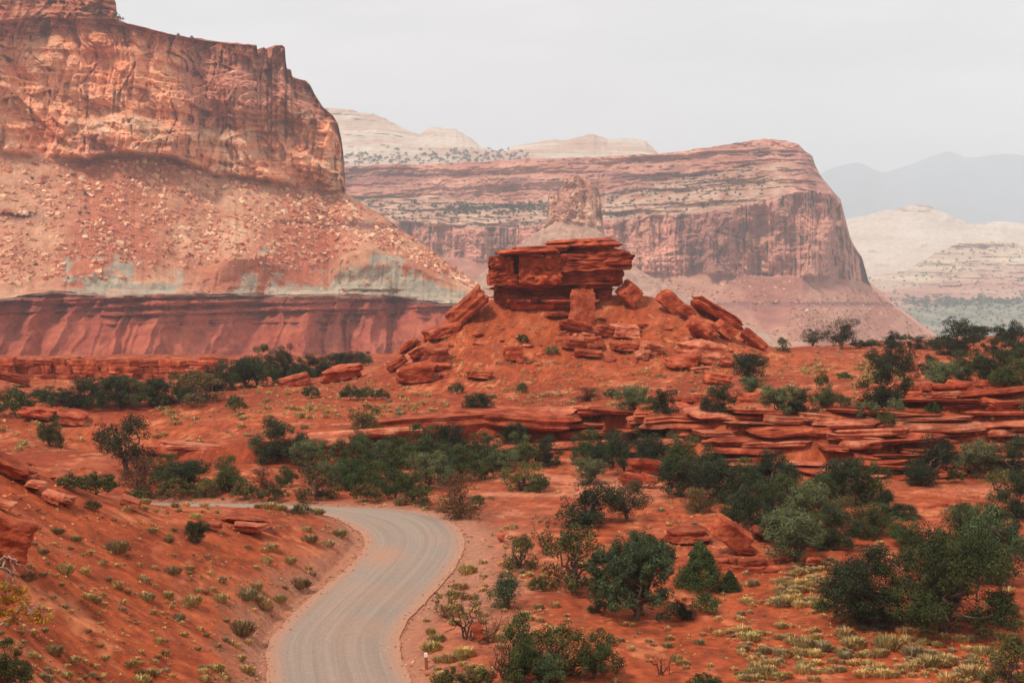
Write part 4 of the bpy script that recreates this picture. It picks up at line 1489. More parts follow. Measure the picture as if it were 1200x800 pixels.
def tube(pts, rads, ns=6):
    pts = np.asarray(pts, float)
    n = len(pts)
    v, f = [], []
    for i in range(n):
        d = pts[min(i + 1, n - 1)] - pts[max(i - 1, 0)]
        d /= np.linalg.norm(d) + 1e-9
        u = np.cross(d, [0.3, 1, 0.1])
        u /= np.linalg.norm(u) + 1e-9
        w = np.cross(d, u)
        for k in range(ns):
            a = 2 * math.pi * k / ns
            v.append(pts[i] + rads[i] * (math.cos(a) * u + math.sin(a) * w))
    for i in range(n - 1):
        for k in range(ns):
            f.append([i * ns + k, i * ns + (k + 1) % ns, (i + 1) * ns + (k + 1) % ns, (i + 1) * ns + k])
    return np.array(v), np.array(f)


def join(parts):
    vs, fs, o = [], [], 0
    for v, f in parts:
        vs.append(v)
        fs.append(f + o)
        o += len(v)
    return np.concatenate(vs), np.concatenate(fs)


def limb(rg, a, b, r0, r1, n=6, wig=.12, ns=6):
    a, b = np.asarray(a, float), np.asarray(b, float)
    t = np.linspace(0, 1, n)
    L_ = np.linalg.norm(b - a)
    p = a[None] * (1 - t)[:, None] + b[None] * t[:, None]
    w = rg.normal(scale=wig * L_, size=(n, 3)) * np.sin(t * math.pi)[:, None] ** .7
    p = p + w
    return tube(p, r0 * (1 - t) + r1 * t, ns), p


def tree_meshes(seed, H, Wd, shape='round', kind='green', clumps=70, per=110, leaf=.112, open_=0.0, bare=0.0):
    rg = np.random.default_rng(seed)
    c0, c1 = LEAFC[kind][0] * LEAFK, LEAFC[kind][1] * LEAFK
    cen, rad = [], []
    lobes = []
    if shape == 'cone':
        for _ in range(clumps):
            t = rg.uniform(0, 1) ** 1.25
            rr = Wd / 2 * (1 - t) ** .85 * rg.uniform(.5, 1.0) + .03
            a = rg.uniform(0, 2 * math.pi)
            cen.append((math.cos(a) * rr, math.sin(a) * rr, .05 * H + t * H * .9))
            rad.append(Wd * .11 * (1.2 - .75 * t) * rg.uniform(.8, 1.25))
        lobes = [np.array((0, 0, H * .8))]
    elif shape == 'bush':
        for _ in range(clumps):
            a = rg.uniform(0, 2 * math.pi)
            rr = Wd / 2 * math.sqrt(rg.uniform(0, 1)) * .85
            hh = H * math.sqrt(max(0, 1 - (rr / (Wd / 2)) ** 2)) * rg.uniform(.35, .9)
            cen.append((math.cos(a) * rr, math.sin(a) * rr, hh))
            rad.append(min(H, Wd) * rg.uniform(.12, .2))
        lobes = [np.array((0, 0, H * .4))]
    elif shape == 'dome':
        nl = 17
        for k in range(nl):
            a = 2.4 * k + rg.uniform(-.3, .3)
            q = math.sqrt((k + .5) / nl) * .8
            lobes.append(np.array((math.cos(a) * q * Wd / 2, math.sin(a) * q * Wd / 2, H * (.18 + .66 * math.sqrt(1 - q * q)) * rg.uniform(.82, 1.05) * (1 if k % 3 else .5))))
        for i in range(clumps):
            o = rg.normal(size=3)
            o /= np.linalg.norm(o)
            q = lobes[i % nl] + o * np.array([Wd * .17, Wd * .17, H * .17]) * rg.uniform(.3, 1) ** .5
            cen.append(q)
            rad.append(Wd * rg.uniform(.045, .075))
    else:
        nl = int(rg.integers(8, 12))
        low = .06 if shape == 'round' else .22
        for k in range(nl):
            a = 2 * math.pi * k / nl * 2.4 + rg.uniform(-.4, .4)
            rr = Wd / 2 * rg.uniform(.3, .68) * (0.5 if k == 0 else 1)
            zz = H * (low + (.78 - low) * (rg.uniform(.0, 1) if k else 1.0))
            if shape == 'round':
                rr *= math.sqrt(max(.15, 1 - ((zz / H - .4) / .6) ** 2))
            lobes.append(np.array((math.cos(a) * rr, math.sin(a) * rr, zz)))
        for i in range(clumps):
            lb = lobes[i % nl]
            s = .25 * (1 - open_ * .35)
            o = rg.normal(size=3)
            o /= np.linalg.norm(o)
            q = lb + o * np.array([Wd * s, Wd * s, H * s * .8]) * rg.uniform(.35, 1) ** .5
            q[2] = min(max(q[2], H * .05), H * .95)
            cen.append(q)
            rad.append(min(H, Wd) * rg.uniform(.085, .14))
    cen = np.array(cen)
    rad = np.array(rad)
    v, f, c = leaf_cloud(rg, cen, rad, per, leaf, c0=c0, c1=c1)
    # outer size as named
    ex = np.percentile(np.abs(v[:, :2]), 98.5)
    tp = np.percentile(v[:, 2], 99.5)
    v[:, :2] *= Wd / 2 / ex
    v[:, 2] *= H / tp
    lobes = [q * np.array([Wd / 2 / ex, Wd / 2 / ex, H / tp]) for q in lobes]
    crown = mesh_np('crown', v, f, M_LEAF, c)
    # trunk and limbs
    parts = []
    r0 = .035 * H + .03
    fork = np.array([rg.uniform(-.06, .06) * H, rg.uniform(-.06, .06) * H, H * (.14 if shape != 'tree' else .26)])
    t_, p_ = limb(rg, (0, 0, -.25), fork, r0 * 1.25, r0 * .9, 5, .05, 8)
    parts.append(t_)
    for lb in lobes:
        t_, p_ = limb(rg, fork + rg.normal(scale=.02 * H, size=3), lb, r0 * .62, r0 * .14, 7, .09, 6)
        parts.append(t_)
        for _ in range(4 if bare else 2):
            i = int(rg.integers(2, 6))
            e = p_[i] + rg.normal(size=3) * np.array([Wd, Wd, H]) * (.16 + .1 * bare)
            e[2] = max(e[2], p_[i][2] - .1 * H)
            t2, p2 = limb(rg, p_[i], e, r0 * .28, r0 * .06, 5, .12, 5)
            parts.append(t2)
            if bare:
                for _ in range(3):
                    j = int(rg.integers(1, 5))
                    e2 = p2[j] + rg.normal(size=3) * np.array([Wd, Wd, H]) * .1
                    parts.append(limb(rg, p2[j], e2, r0 * .12, r0 * .04, 4, .12, 4)[0])
    tv, tf = join(parts)
    bc = srgb(104, 84, 70) if not bare else srgb(112, 78, 58)
    bark = mesh_np('trunk', tv, tf, M_BARK, np.tile(bc, (len(tv), 1)) * (1 + .25 * rg.uniform(-1, 1, (len(tv), 1))), smooth=True)
    return crown, bark


LIB = {}


def lib(key, n, *a, **k):
    LIB[key] = [(tree_meshes(hash(key) % 1 + 100 * len(LIB) + 13 * i + 1, *a, **k), a[0], a[1]) for i in range(n)]


lib('green', 3, 3.4, 4.0, 'round', 'green', 115, 100)
lib('dark', 3, 3.6, 3.8, 'round', 'dark', 115, 100)
lib('sage', 2, 3.0, 3.6, 'round', 'sage', 110, 95, .105)
lib('blue', 2, 3.4, 3.8, 'round', 'blue', 105, 80)
lib('open', 2, 4.0, 4.4, 'tree', 'dark', 95, 85, open_=.45)
lib('olive', 2, 2.8, 3.0, 'round', 'olive', 62, 70, .11, open_=.5)
lib('cone', 1, 3.2, 3.2, 'cone', 'green', 260, 100, .1)
lib('bush', 3, 1.4, 2.2, 'bush', 'green', 46, 65, .1)
lib('obush', 3, 1.2, 2.2, 'bush', 'olive', 46, 60, .1)
lib('sbush', 2, 1.2, 1.9, 'bush', 'sage', 44, 60, .09)
lib('brown', 2, 3.2, 3.2, 'round', 'brown', 80, 44, .1, open_=.3, bare=1)
lib('hero_wide', 1, 5.0, 7.0, 'dome', 'green', 420, 150, .1)
lib('hero_dark', 1, 3.9, 3.9, 'tree', 'dark', 160, 140, .095, open_=.4)
lib('hero_blue', 1, 4.6, 5.0, 'dome', 'blue', 300, 150, .1)

KINDNAME = {'green': ('juniper_tree', 'green juniper', 'juniper'), 'dark': ('juniper_tree', 'dark green juniper', 'juniper'), 'sage': ('juniper_tree', 'pale grey green juniper', 'juniper'),
            'blue': ('juniper_tree', 'bluish green juniper', 'juniper'), 'open': ('pinyon_tree', 'dark open crowned pinyon', 'pinyon'), 'olive': ('juniper_tree', 'dry olive juniper', 'juniper'),
            'cone': ('juniper_tree', 'cone shaped green juniper', 'juniper'), 'bush': ('desert_shrub', 'low green shrub', 'shrub'), 'obush': ('desert_shrub', 'low olive shrub', 'shrub'),
            'sbush': ('sagebrush', 'pale grey sagebrush', 'sagebrush'), 'brown': ('dead_juniper', 'dead brown juniper with rusty foliage', 'dead juniper'),
            'hero_wide': ('juniper_tree', 'x', 'juniper'), 'hero_dark': ('juniper_tree', 'x', 'juniper'), 'hero_blue': ('juniper_tree', 'x', 'juniper')}
TREE_N = [0]


def place_tree(px, py, w, h, kind, where, label=None):
    p, n = hit(px, py)
    if p is None or p.y > 420:
        return None
    rgk = random.Random(TREE_N[0] * 31 + 5)
    TREE_N[0] += 1
    L_ = LIB[kind]
    (crown, bark), H0, W0 = L_[rgk.randrange(len(L_))]
    nm, what, cat = KINDNAME[kind]
    k = p.y / F
    sz = h * k / H0 * (1.12 if py < 600 else 1.04)
    sx = w * k / W0 * (1.12 if py < 600 else .98)
    root = obj(nm, None)
    root.location = (p.x, p.y, p.z - 0.04)
    root.scale = (sx, (sx + sz) / 2 if sx < sz * 1.6 else sx * .85, sz)
    root.rotation_euler = (0, 0, rgk.uniform(0, 6.28) if not kind.startswith('hero') else 0.6)
    obj('crown', crown, root)
    obj('trunk', bark, root)
    if label:
        tag(root, label, cat)
    else:
        size = '' if 18 <= h < 45 else ('small ' if h < 18 else 'large ')
        pend(root, size + what, where, px, cat)
    return root


T = []


def trees(where, rows):
    for r in rows:
        place_tree(*r[:5], where, *(r[5:]))


trees('on the far left plateau', [(18, 488, 28, 32, 'bush'), (59, 523, 29, 33, 'green', 'solitary rounded juniper on bare red soil at far left'), (148, 556, 62, 64, 'open', 'tall dark ragged pinyon rising left of the thicket'),
                                  (276, 482, 20, 18, 'obush'), (365, 467, 20, 14, 'bush'), (411, 469, 22, 17, 'bush'), (430, 469, 15, 15, 'bush'), (448, 468, 14, 12, 'bush')])
trees('along the road beyond the left crest', [(112, 579, 46, 24, 'bush'), (85, 573, 50, 18, 'obush'), (165, 583, 46, 46, 'brown'), (195, 566, 42, 32, 'green'), (222, 576, 48, 34, 'dark'), (268, 575, 40, 38, 'green'),
                                                                  (205, 584, 32, 22, 'obush'), (240, 582, 30, 20, 'olive'), (286, 586, 32, 20, 'obush'), (310, 575, 28, 26, 'brown'), (322, 587, 30, 18, 'obush'), (335, 570, 24, 22, 'green'), (352, 603, 26, 13, 'obush'), (165, 586, 28, 14, 'obush')])
trees('in the tree line behind the left plateau', [(50, 470, 36, 16, 'green'), (72, 474, 34, 18, 'green'), (95, 476, 44, 30, 'dark'), (117, 479, 42, 34, 'green'), (140, 477, 42, 34, 'dark'), (161, 477, 40, 30, 'green'), (182, 474, 38, 28, 'dark'), (187, 477, 22, 15, 'bush'),
                                                   (212, 470, 42, 30, 'green'), (236, 473, 50, 36, 'olive'), (252, 458, 40, 28, 'dark'), (270, 454, 40, 30, 'green'), (287, 454, 32, 30, 'dark'), (303, 452, 46, 42, 'green'), (324, 447, 28, 26, 'dark'), (338, 446, 30, 38, 'dark'), (352, 447, 26, 24, 'green'), (364, 442, 30, 24, 'dark'), (380, 440, 28, 20, 'green'), (398, 433, 30, 18, 'dark'), (414, 429, 28, 16, 'dark'), (429, 427, 22, 14, 'green')])
trees('on the red rim below the left badlands', [(30, 431, 11, 8, 'bush'), (70, 430, 15, 8, 'bush'), (93, 430, 17, 11, 'bush'), (140, 433, 11, 8, 'bush'), (151, 433, 9, 7, 'bush'), (190, 433, 16, 8, 'bush')])
trees('on the open plateau before the hill', [(323, 538, 62, 44, 'dark', 'broad dark juniper on the brink of the left ledge'), (427, 506, 40, 30, 'olive'), (421, 524, 28, 20, 'olive'), (559, 490, 31, 27, 'dark', 'small dark dome of juniper alone on the red plateau'),
                                              (535, 461, 18, 12, 'bush'), (612, 460, 11, 11, 'bush'), (688, 470, 34, 16, 'brown'), (716, 467, 16, 11, 'bush'), (613, 402, 12, 10, 'bush'), (648, 415, 14, 9, 'sbush'), (567, 349, 11, 10, 'bush', 'tiny green bush growing at the left foot of the cap rock'),
                                              (848, 392, 10, 9, 'bush')])
trees('in the thicket below the left ledge', [(365, 548, 42, 30, 'sage'), (405, 562, 52, 42, 'green'), (427, 550, 46, 36, 'green'), (372, 586, 46, 42, 'olive'), (408, 574, 36, 34, 'green'), (388, 568, 30, 26, 'sage'), (440, 572, 34, 30, 'green'), (460, 562, 50, 46, 'green'), (497, 548, 52, 46, 'green'), (526, 540, 52, 40, 'dark'),
                                              (540, 563, 50, 40, 'green'), (503, 573, 38, 40, 'sage'), (482, 589, 30, 34, 'green'), (463, 583, 36, 32, 'green'), (520, 567, 32, 30, 'blue'), (558, 540, 40, 30, 'green'), (430, 588, 30, 20, 'obush'), (495, 592, 22, 22, 'olive'), (450, 545, 30, 26, 'sage')])
trees('below the middle of the rock ledge', [(602, 525, 34, 28, 'dark'), (577, 550, 46, 34, 'green'), (612, 545, 46, 34, 'green'), (640, 545, 42, 32, 'dark'), (590, 558, 32, 28, 'sage'), (614, 574, 48, 30, 'olive'), (633, 577, 18, 20, 'green'), (568, 562, 24, 20, 'obush'),
                                             (690, 540, 40, 34, 'green'), (718, 534, 34, 28, 'dark'), (732, 556, 42, 44, 'dark'), (706, 548, 30, 24, 'dark'), (692, 566, 38, 27, 'sage', 'rounded bright juniper alone on pale sandstone below the ledge'), (752, 548, 34, 34, 'dark')])
trees('at the notch in the rock ledge', [(742, 485, 34, 30, 'sage'), (780, 499, 38, 40, 'dark'), (762, 492, 28, 22, 'green'), (768, 522, 38, 36, 'green'), (790, 532, 32, 26, 'sage'), (750, 520, 26, 22, 'green')])
trees('on the plateau right of the hill', [(843, 488, 44, 36, 'dark', 'round dark juniper on the rim right of centre'), (878, 447, 42, 30, 'dark', 'dark spreading juniper at the right foot of the hill'), (881, 461, 26, 18, 'sage'), (913, 486, 38, 32, 'sage'), (936, 484, 36, 28, 'dark'), (968, 480, 32, 30, 'green'), (990, 484, 26, 20, 'olive'),
                                           (815, 488, 14, 8, 'sbush'), (830, 493, 14, 9, 'sbush'), (905, 402, 12, 10, 'bush'), (918, 412, 16, 15, 'olive'), (963, 452, 14, 14, 'obush'), (990, 445, 18, 9, 'bush')])
trees('in the gully below the broken ledge', [(770, 553, 48, 40, 'dark'), (800, 562, 50, 46, 'green'), (826, 572, 50, 46, 'dark'), (795, 582, 44, 40, 'dark'), (838, 588, 52, 44, 'dark'), (820, 600, 40, 30, 'olive'), (868, 592, 46, 42, 'dark'), (885, 628, 56, 60, 'dark'), (860, 618, 40, 38, 'green'), (848, 545, 22, 18, 'dark'),
                                              (902, 578, 56, 46, 'dark'), (922, 602, 46, 46, 'green'), (945, 622, 50, 56, 'sage'), (962, 602, 50, 48, 'green'), (986, 592, 60, 50, 'dark'), (1012, 588, 52, 46, 'green'), (1000, 628, 50, 46, 'olive'), (976, 642, 60, 50, 'dark'), (1026, 628, 60, 40, 'green'), (912, 640, 40, 40, 'sage'), (895, 600, 40, 36, 'green')])
trees('on the sandy flat at right', [(932, 660, 74, 60, 'sage', 'big pale rounded juniper beside the straw coloured grass'), (1058, 607, 46, 18, 'dark'), (1078, 560, 30, 22, 'olive'), (1090, 568, 52, 52, 'dark'), (1145, 560, 46, 40, 'sage'), (1188, 562, 42, 46, 'dark'), (1172, 588, 36, 34, 'olive'), (1192, 608, 42, 52, 'dark'), (1150, 618, 32, 30, 'olive'), (1132, 640, 60, 50, 'green'), (1060, 640, 44, 34, 'green'),
                                     (1158, 684, 76, 88, 'blue', 'tall bluish juniper just behind the biggest tree'), (1197, 648, 20, 20, 'obush'), (1120, 565, 18, 16, 'obush')])
trees('in the dense belt at right', [(930, 592, 50, 44, 'dark'), (955, 642, 46, 42, 'green'), (1040, 602, 40, 28, 'dark'), (1166, 640, 50, 50, 'dark'), (905, 616, 44, 40, 'dark'), (875, 572, 40, 34, 'green'), (1128, 618, 34, 26, 'sage')])
trees('on the skyline of the right plateau', [(952, 405, 28, 18, 'open'), (987, 409, 35, 33, 'open', 'tallest spreading pinyon on the right skyline'), (1006, 408, 20, 9, 'bush'), (1022, 408, 22, 10, 'bush'), (1046, 408, 24, 18, 'dark'), (1076, 409, 26, 14, 'dark'), (1095, 410, 22, 14, 'green'), (1122, 416, 54, 38, 'dark'), (1150, 396, 24, 13, 'dark'), (1174, 398, 22, 16, 'dark'), (1190, 414, 32, 34, 'dark'), (1165, 414, 28, 18, 'dark'), (1105, 405, 18, 10, 'bush'), (1062, 400, 14, 8, 'bush'), (1140, 404, 22, 14, 'green')])
trees('among the trees on the right plateau', [(1034, 476, 50, 50, 'dark', 'dark broad juniper with a wide base on the right plateau'), (1057, 446, 46, 44, 'open'), (1022, 424, 18, 14, 'green'), (1040, 432, 22, 16, 'dark'), (1102, 456, 40, 30, 'sage'), (1090, 438, 26, 20, 'dark'), (1125, 434, 30, 22, 'green'), (1160, 452, 46, 36, 'dark'), (1148, 438, 26, 22, 'green'), (1186, 458, 38, 36, 'green'), (1128, 450, 24, 18, 'dark'), (1178, 436, 30, 24, 'dark'), (1200, 440, 30, 30, 'dark')])
trees('on the slabs of the right ledge', [(1016, 490, 27, 19, 'sbush'), (1050, 482, 18, 15, 'sbush'), (1037, 501, 22, 20, 'obush'), (1093, 486, 17, 14, 'bush'), (1095, 498, 23, 10, 'bush'), (1195, 487, 20, 18, 'sbush'), (1060, 502, 12, 8, 'sbush')])
trees('in the basin right of the road', [(690, 615, 76, 50, 'dark', 'broad dark juniper above the road bend'), (735, 610, 60, 46, 'open', 'leaning pinyon with bare pale limbs above the broad juniper'), (752, 664, 62, 42, 'dark', 'dark juniper hidden behind the big bluish juniper'), (609, 668, 37, 42, 'olive'), (672, 694, 72, 78, 'olive', 'large dry olive juniper next to the big bluish juniper'), (630, 691, 22, 16, 'bush'),
                                         (742, 726, 104, 98, 'hero_blue', 'big bluish green juniper with dense rounded crown in the basin'), (800, 726, 30, 26, 'dark'), (700, 718, 24, 20, 'dark'), (820, 689, 53, 54, 'cone', 'larger cone shaped juniper on the sandy flat'), (855, 692, 25, 24, 'cone', 'small cone shaped juniper beside the larger cone'),
                                         (827, 717, 36, 23, 'bush', 'dark green dome shrub below the cone shaped junipers'), (560, 292 + 298, 16, 10, 'bush')])
trees('beside the road at the bottom', [(592, 712, 44, 42, 'blue', 'bright green juniper leaning over the dead brush'), (612, 797, 66, 78, 'green', 'half dead juniper with green top by the road'), (652, 797, 62, 66, 'olive'), (700, 795, 66, 56, 'green', 'dense juniper at the bottom beside the half dead one'), (640, 805, 46, 40, 'blue'), (826, 808, 44, 20, 'bush', 'green shrub cut by the bottom edge'),
                                        (538, 606, 56, 52, 'brown', 'rusty brown dead juniper outside the road bend'), (560, 800, 40, 20, 'obush'), (528, 808, 40, 26, 'obush')])
trees('at the lower right', [(1005, 732, 84, 88, 'hero_dark', 'dark layered juniper left of the biggest tree'), (1105, 740, 158, 118, 'hero_wide', 'biggest juniper with forked trunk and wide domed crown'), (1172, 729, 44, 36, 'dark', 'low dark juniper under the right side of the biggest tree'), (1030, 735, 70, 24, 'dark', 'low dark growth under the left side of the biggest tree'), (961, 716, 16, 14, 'bush'),
                             (1182, 803, 58, 62, 'olive', 'olive juniper at the lower right corner'), (10, 806, 48, 56, 'green', 'green juniper at the lower left corner')])
trees('on the near left slope', [(231, 636, 30, 26, 'dark', 'dark bush beside pale flagstones on the left slope'), (108, 597, 20, 11, 'obush')])

# ------------------------------------------------------------------ bare dead wood


def bare_shrub(seed, H, Wd, n=7, col=(98, 64, 50), gen=3, spread=1.0):
    rg = np.random.default_rng(seed)
    parts = []

    def grow(a, d, L_, r, g):
        d = d / np.linalg.norm(d)
        e = a + d * L_
        t_, p_ = limb(rg, a, e, r, r * .5, 6, .1, 6 if g == 0 else 4)
        parts.append(t_)
        if g < gen:
            for _ in range(3 if g < 2 else 2):
                i = int(rg.integers(2, 6))
                nd = d + rg.normal(scale=.75, size=3)
                nd[2] += .12
                grow(p_[i], nd, L_ * rg.uniform(.45, .75), r * .5 * (1 - .08 * i), g + 1)
    for k in range(n):
        a = 2 * math.pi * k / n + rg.uniform(-.3, .3)
        grow(np.array([rg.normal() * .04 * Wd, rg.normal() * .04 * Wd, -.1]), np.array([math.cos(a) * Wd * .5 * spread, math.sin(a) * Wd * .5 * spread, H * rg.uniform(.4, .9)]), H * rg.uniform(.4, .6), .02 * H + .015, 0)
    v, f = join(parts)
    # exact outer size
    v[:, 2] *= H / max(v[:, 2].max(), .01)
    v[:, :2] *= Wd / 2 / np.percentile(np.abs(v[:, :2]), 98)
    return mesh_np('branches', v, f, M_BARK, np.tile(srgb(*col), (len(v), 1)) * (1 + .2 * rg.uniform(-1, 1, (len(v), 1))), smooth=True)


def put_bare(px, py, w, h, seed, label, col=(98, 64, 50), n=6, gen=3, cat='dead shrub', foliage=None):
    p, _ = hit(px, py)
    k = p.y / F
    root = obj('dead_juniper' if 'juniper' in label else 'dead_shrub', None)
    root.location = p
    tag(root, label, cat)
    obj('branches', bare_shrub(seed, h * k, w * k, n, col, gen), root)
    if foliage:
        rg = np.random.default_rng(seed + 1)
        m = foliage
        cen = np.stack([rg.uniform(-.4, .4, m) * w * k, rg.uniform(-.3, .3, m) * w * k, rg.uniform(.3, .85, m) * h * k], -1)
        v, f, c = leaf_cloud(rg, cen, np.full(m, w * k * .07), 40, .1, c0=LEAFC['brown'][0], c1=LEAFC['olive'][1])
        obj('foliage', mesh_np('foliage', v, f, M_LEAF, c), root)
    return root


put_bare(548, 748, 74, 72, 301, 'twisted grey brown dead juniper beside the road', (96, 66, 54), 6, 3, 'dead juniper', 26)
put_bare(592, 800, 66, 78, 302, 'bare branched dead juniper in front of the half dead one', (110, 76, 56), 8, 3, 'dead juniper')
put_bare(775, 790, 42, 48, 303, 'small bare twisted shrub alone on red soil', (84, 54, 46), 4, 3)
put_bare(668, 790, 56, 54, 304, 'bare brown branches beside the dense bottom juniper', (104, 72, 54), 7, 3, 'dead juniper')
put_bare(1020, 622, 30, 36, 305, 'pale bare branches in the gully trees', (150, 130, 112), 5, 2)
put_bare(720, 585, 40, 30, 306, 'bare pale limbs of a dead tree above the broad juniper', (130, 100, 84), 4, 2)
put_bare(575, 752, 46, 52, 308, 'reddish bare brush behind the twisted dead juniper', (112, 70, 50), 7, 3)
put_bare(636, 776, 70, 60, 309, 'tangled brown bare limbs across the half dead juniper', (116, 80, 58), 8, 3, 'dead juniper')
put_bare(524, 722, 40, 34, 310, 'rusty bare shrub on the road verge', (120, 80, 56), 7, 3, 'dead shrub', 14)
put_bare(640, 650, 40, 56, 311, 'dry brown branches left of the large olive juniper', (112, 72, 54), 6, 3, 'dead juniper', 16)
put_bare(556, 800, 50, 30, 307, 'thin bare twigs at the bottom beside the road', (110, 76, 56), 7, 2)


def near_snag():
    """dead juniper reaching in at the left edge, close to the camera"""
    rg = np.random.default_rng(77)
    Y = 34.0
    gp = ground(np.array([P(8, 720, Y)[0]]), np.array([Y]))[0]
    root = obj('dead_juniper', None)
    b = P(-14, 760, Y)
    root.location = (b[0], Y, min(gp, b[2]))
    tag(root, 'dead juniper with grey branches and orange foliage at left edge', 'dead juniper')
    o0 = np.array(root.location)
    parts = []

    def br(pts, r0, r1, twigs=3):
        q = np.array([P(a, c, Y + d) - o0 for a, c, d in pts])
        t = np.linspace(0, len(q) - 1, len(q) * 4)
        p = np.stack([np.interp(t, range(len(q)), q[:, k]) for k in range(3)], -1)
        p[1:-1] += rg.normal(scale=.022, size=(len(p) - 2, 3))
        parts.append(tube(p, np.linspace(r0, r1, len(p)), 6))
        for _ in range(twigs):
            i = int(rg.integers(3, len(p)))
            e = p[i] + rg.normal(scale=.16, size=3) + np.array([.05, 0, -.04])
            parts.append(limb(rg, p[i], e, r1 * .6, r1 * .25, 5, .12, 4)[0])
    parts.append(tube(np.array([[0, 0, -.3], [-.1, 0, .6], P(-10, 700, Y) - o0, P(-12, 672, Y) - o0]), np.array([.14, .12, .09, .06]), 8))
    br([(-14, 668, 0), (-5, 657, 0), (4, 653, -.2), (12, 652, -.3), (18, 656, -.4), (22, 664, -.4)], .026, .009, 5)
    br([(6, 653, -.3), (5, 664, -.3), (9, 676, -.2), (8, 690, -.2), (10, 698, -.2)], .03, .012, 6)
    br([(12, 656, -.3), (17, 664, -.3), (17, 672, -.3), (21, 678, -.3)], .014, .006, 4)
    br([(-6, 672, -.1), (3, 664, -.2), (11, 668, -.3), (15, 680, -.3)], .016, .007, 4)
    br([(-12, 742, 0), (6, 728, -.2), (20, 716, -.2), (29, 707, -.3), (33, 714, -.3), (41, 721, -.3), (50, 726, -.3)], .034, .012, 8)
    br([(33, 714, -.3), (41, 712, -.3), (46, 705, -.3)], .012, .006, 2)
    br([(44, 722, -.3), (54, 719, -.3), (64, 716, -.3)], .009, .005, 3)
    v, f = join(parts)
    obj('branches', mesh_np('branches', v, f, M_BARK, np.tile(srgb(168, 146, 128), (len(v), 1)), smooth=True), root)
    cen = []
    for _ in range(90):
        a = rg.uniform(-30, 32)
        c = rg.uniform(678, 730)
        if a > 18 and c < 684:
            continue
        cen.append(P(a, c, Y + rg.uniform(-.5, .5)) - o0)
    for _ in range(9):
        cen.append(P(rg.uniform(40, 64), rg.uniform(716, 730), Y - .3) - o0)
    cen = np.array(cen)
    v, f, c = leaf_cloud(rg, cen, np.full(len(cen), .11), 60, .055, c0=srgb(150, 84, 24), c1=srgb(206, 136, 54))
    obj('foliage', mesh_np('foliage', v, f, M_LEAF, c), root)


near_snag()

# ------------------------------------------------------------------ marker post on the verge


def marker():
    p, _ = hit(500, 784)
    k = p.y / F
    H = 20 * k
    root = obj('marker_post', None)
    root.location = p
    root.rotation_euler = (0, R(-3), 0)
    tag(root, 'short weathered red marker post with white top beside the road', 'marker post')
    m1, t, b = new_mat('rusty_post')
    b.inputs['Base Color'].default_value = (*srgb(150, 78, 56), 1)
    m2, t, b = new_mat('white_post_top')
    b.inputs['Base Color'].default_value = (*srgb(226, 214, 204), 1)

    def post(z0, z1, w, d, mat, name):
        bm = bmesh.new()
        bmesh.ops.create_cube(bm, size=1)
        for v in bm.verts:
            v.co = Vector((v.co.x * w, v.co.y * d, z0 + (v.co.z + .5) * (z1 - z0)))
        bmesh.ops.bevel(bm, geom=list(bm.edges), offset=.012, segments=2, affect='EDGES')
        me = bpy.data.meshes.new(name)
        bm.to_mesh(me)
        bm.free()
        me.materials.append(mat)
        return obj(name, me, root)
    post(-.2, H * .74, .15, .09, m1, 'post')
    post(H * .742, H, .17, .11, m2, 'post_top')
    for i, (px, py, s) in enumerate(((503, 790, 10), (508, 797, 9))):
        q, _ = hit(px, py)
        o = obj('stone', ROCKS[i])
        o.scale = (s * k / 2, s * k / 2, s * k / 3.4)
        o.location = q
        o.material_slots[0].link = 'OBJECT'
        o.material_slots[0].material = M_PALE
        tag(o, ['pale stone just below the marker post', 'pale stone lowest on the verge below the marker post'][i], 'stone')


marker()

# ------------------------------------------------------------------ grass tufts
GRC = {'olive': (srgb(148, 124, 72), srgb(198, 174, 114)), 'straw': (srgb(170, 134, 76), srgb(210, 178, 118)), 'grey': (srgb(126, 112, 76), srgb(166, 152, 112)), 'dark': (srgb(118, 98, 64), srgb(160, 138, 92))}


def tuft_shape(rg, kind, blades=130):
    """dome of fine blades, unit width 1, height ~0.55"""
    c0, c1 = GRC[kind]
    a = rg.uniform(0, 2 * math.pi, blades)
    rr = np.sqrt(rg.uniform(0, 1, blades)) * .3
    root = np.stack([np.cos(a) * rr, np.sin(a) * rr, np.zeros(blades)], -1)
    out = rg.uniform(.3, 1.0, blades)
    tip = np.stack([np.cos(a) * (rr + .24 * out), np.sin(a) * (rr + .24 * out), (.46 - .26 * (rr / .3) ** 2 * out) * rg.uniform(.6, 1.05, blades)], -1)
    side = np.stack([-np.sin(a), np.cos(a), 0 * a], -1) * (rg.uniform(.02, .045, blades) * (1 if blades > 60 else 1.5 if blades > 30 else 1.9))[:, None]
    mid = root * .4 + tip * .6 + np.array([0, 0, .05])
    v = np.stack([root - side * .6, root + side * .6, mid + side, tip, mid - side], 1)
    t = np.clip(rg.uniform(0, 1, blades), 0, 1)
    c = (c0[None] * (1 - t)[:, None] + c1[None] * t[:, None]) * np.array([.92, .86, .86])
    C = np.repeat(c[:, None, :], 5, 1)
    return v.reshape(-1, 3), np.arange(blades * 5).reshape(-1, 5), C.reshape(-1, 3)


rgt = np.random.default_rng(5)
TUFTS = {k: [tuft_shape(rgt, k) for _ in range(4)] for k in GRC}
TUFTM = {k: [mesh_np('grass_tuft', *s[:2], M_GRASS, s[2]) for s in TUFTS[k]] for k in GRC}
TMID = {k: [tuft_shape(rgt, k, 56) for _ in range(4)] for k in GRC}
TLOW = {k: [tuft_shape(rgt, k, 15) for _ in range(4)] for k in GRC}

cand = []       # px, py, w px, kind


def addt(px, py, w, kind):
    cand.append((px, py, w, kind))


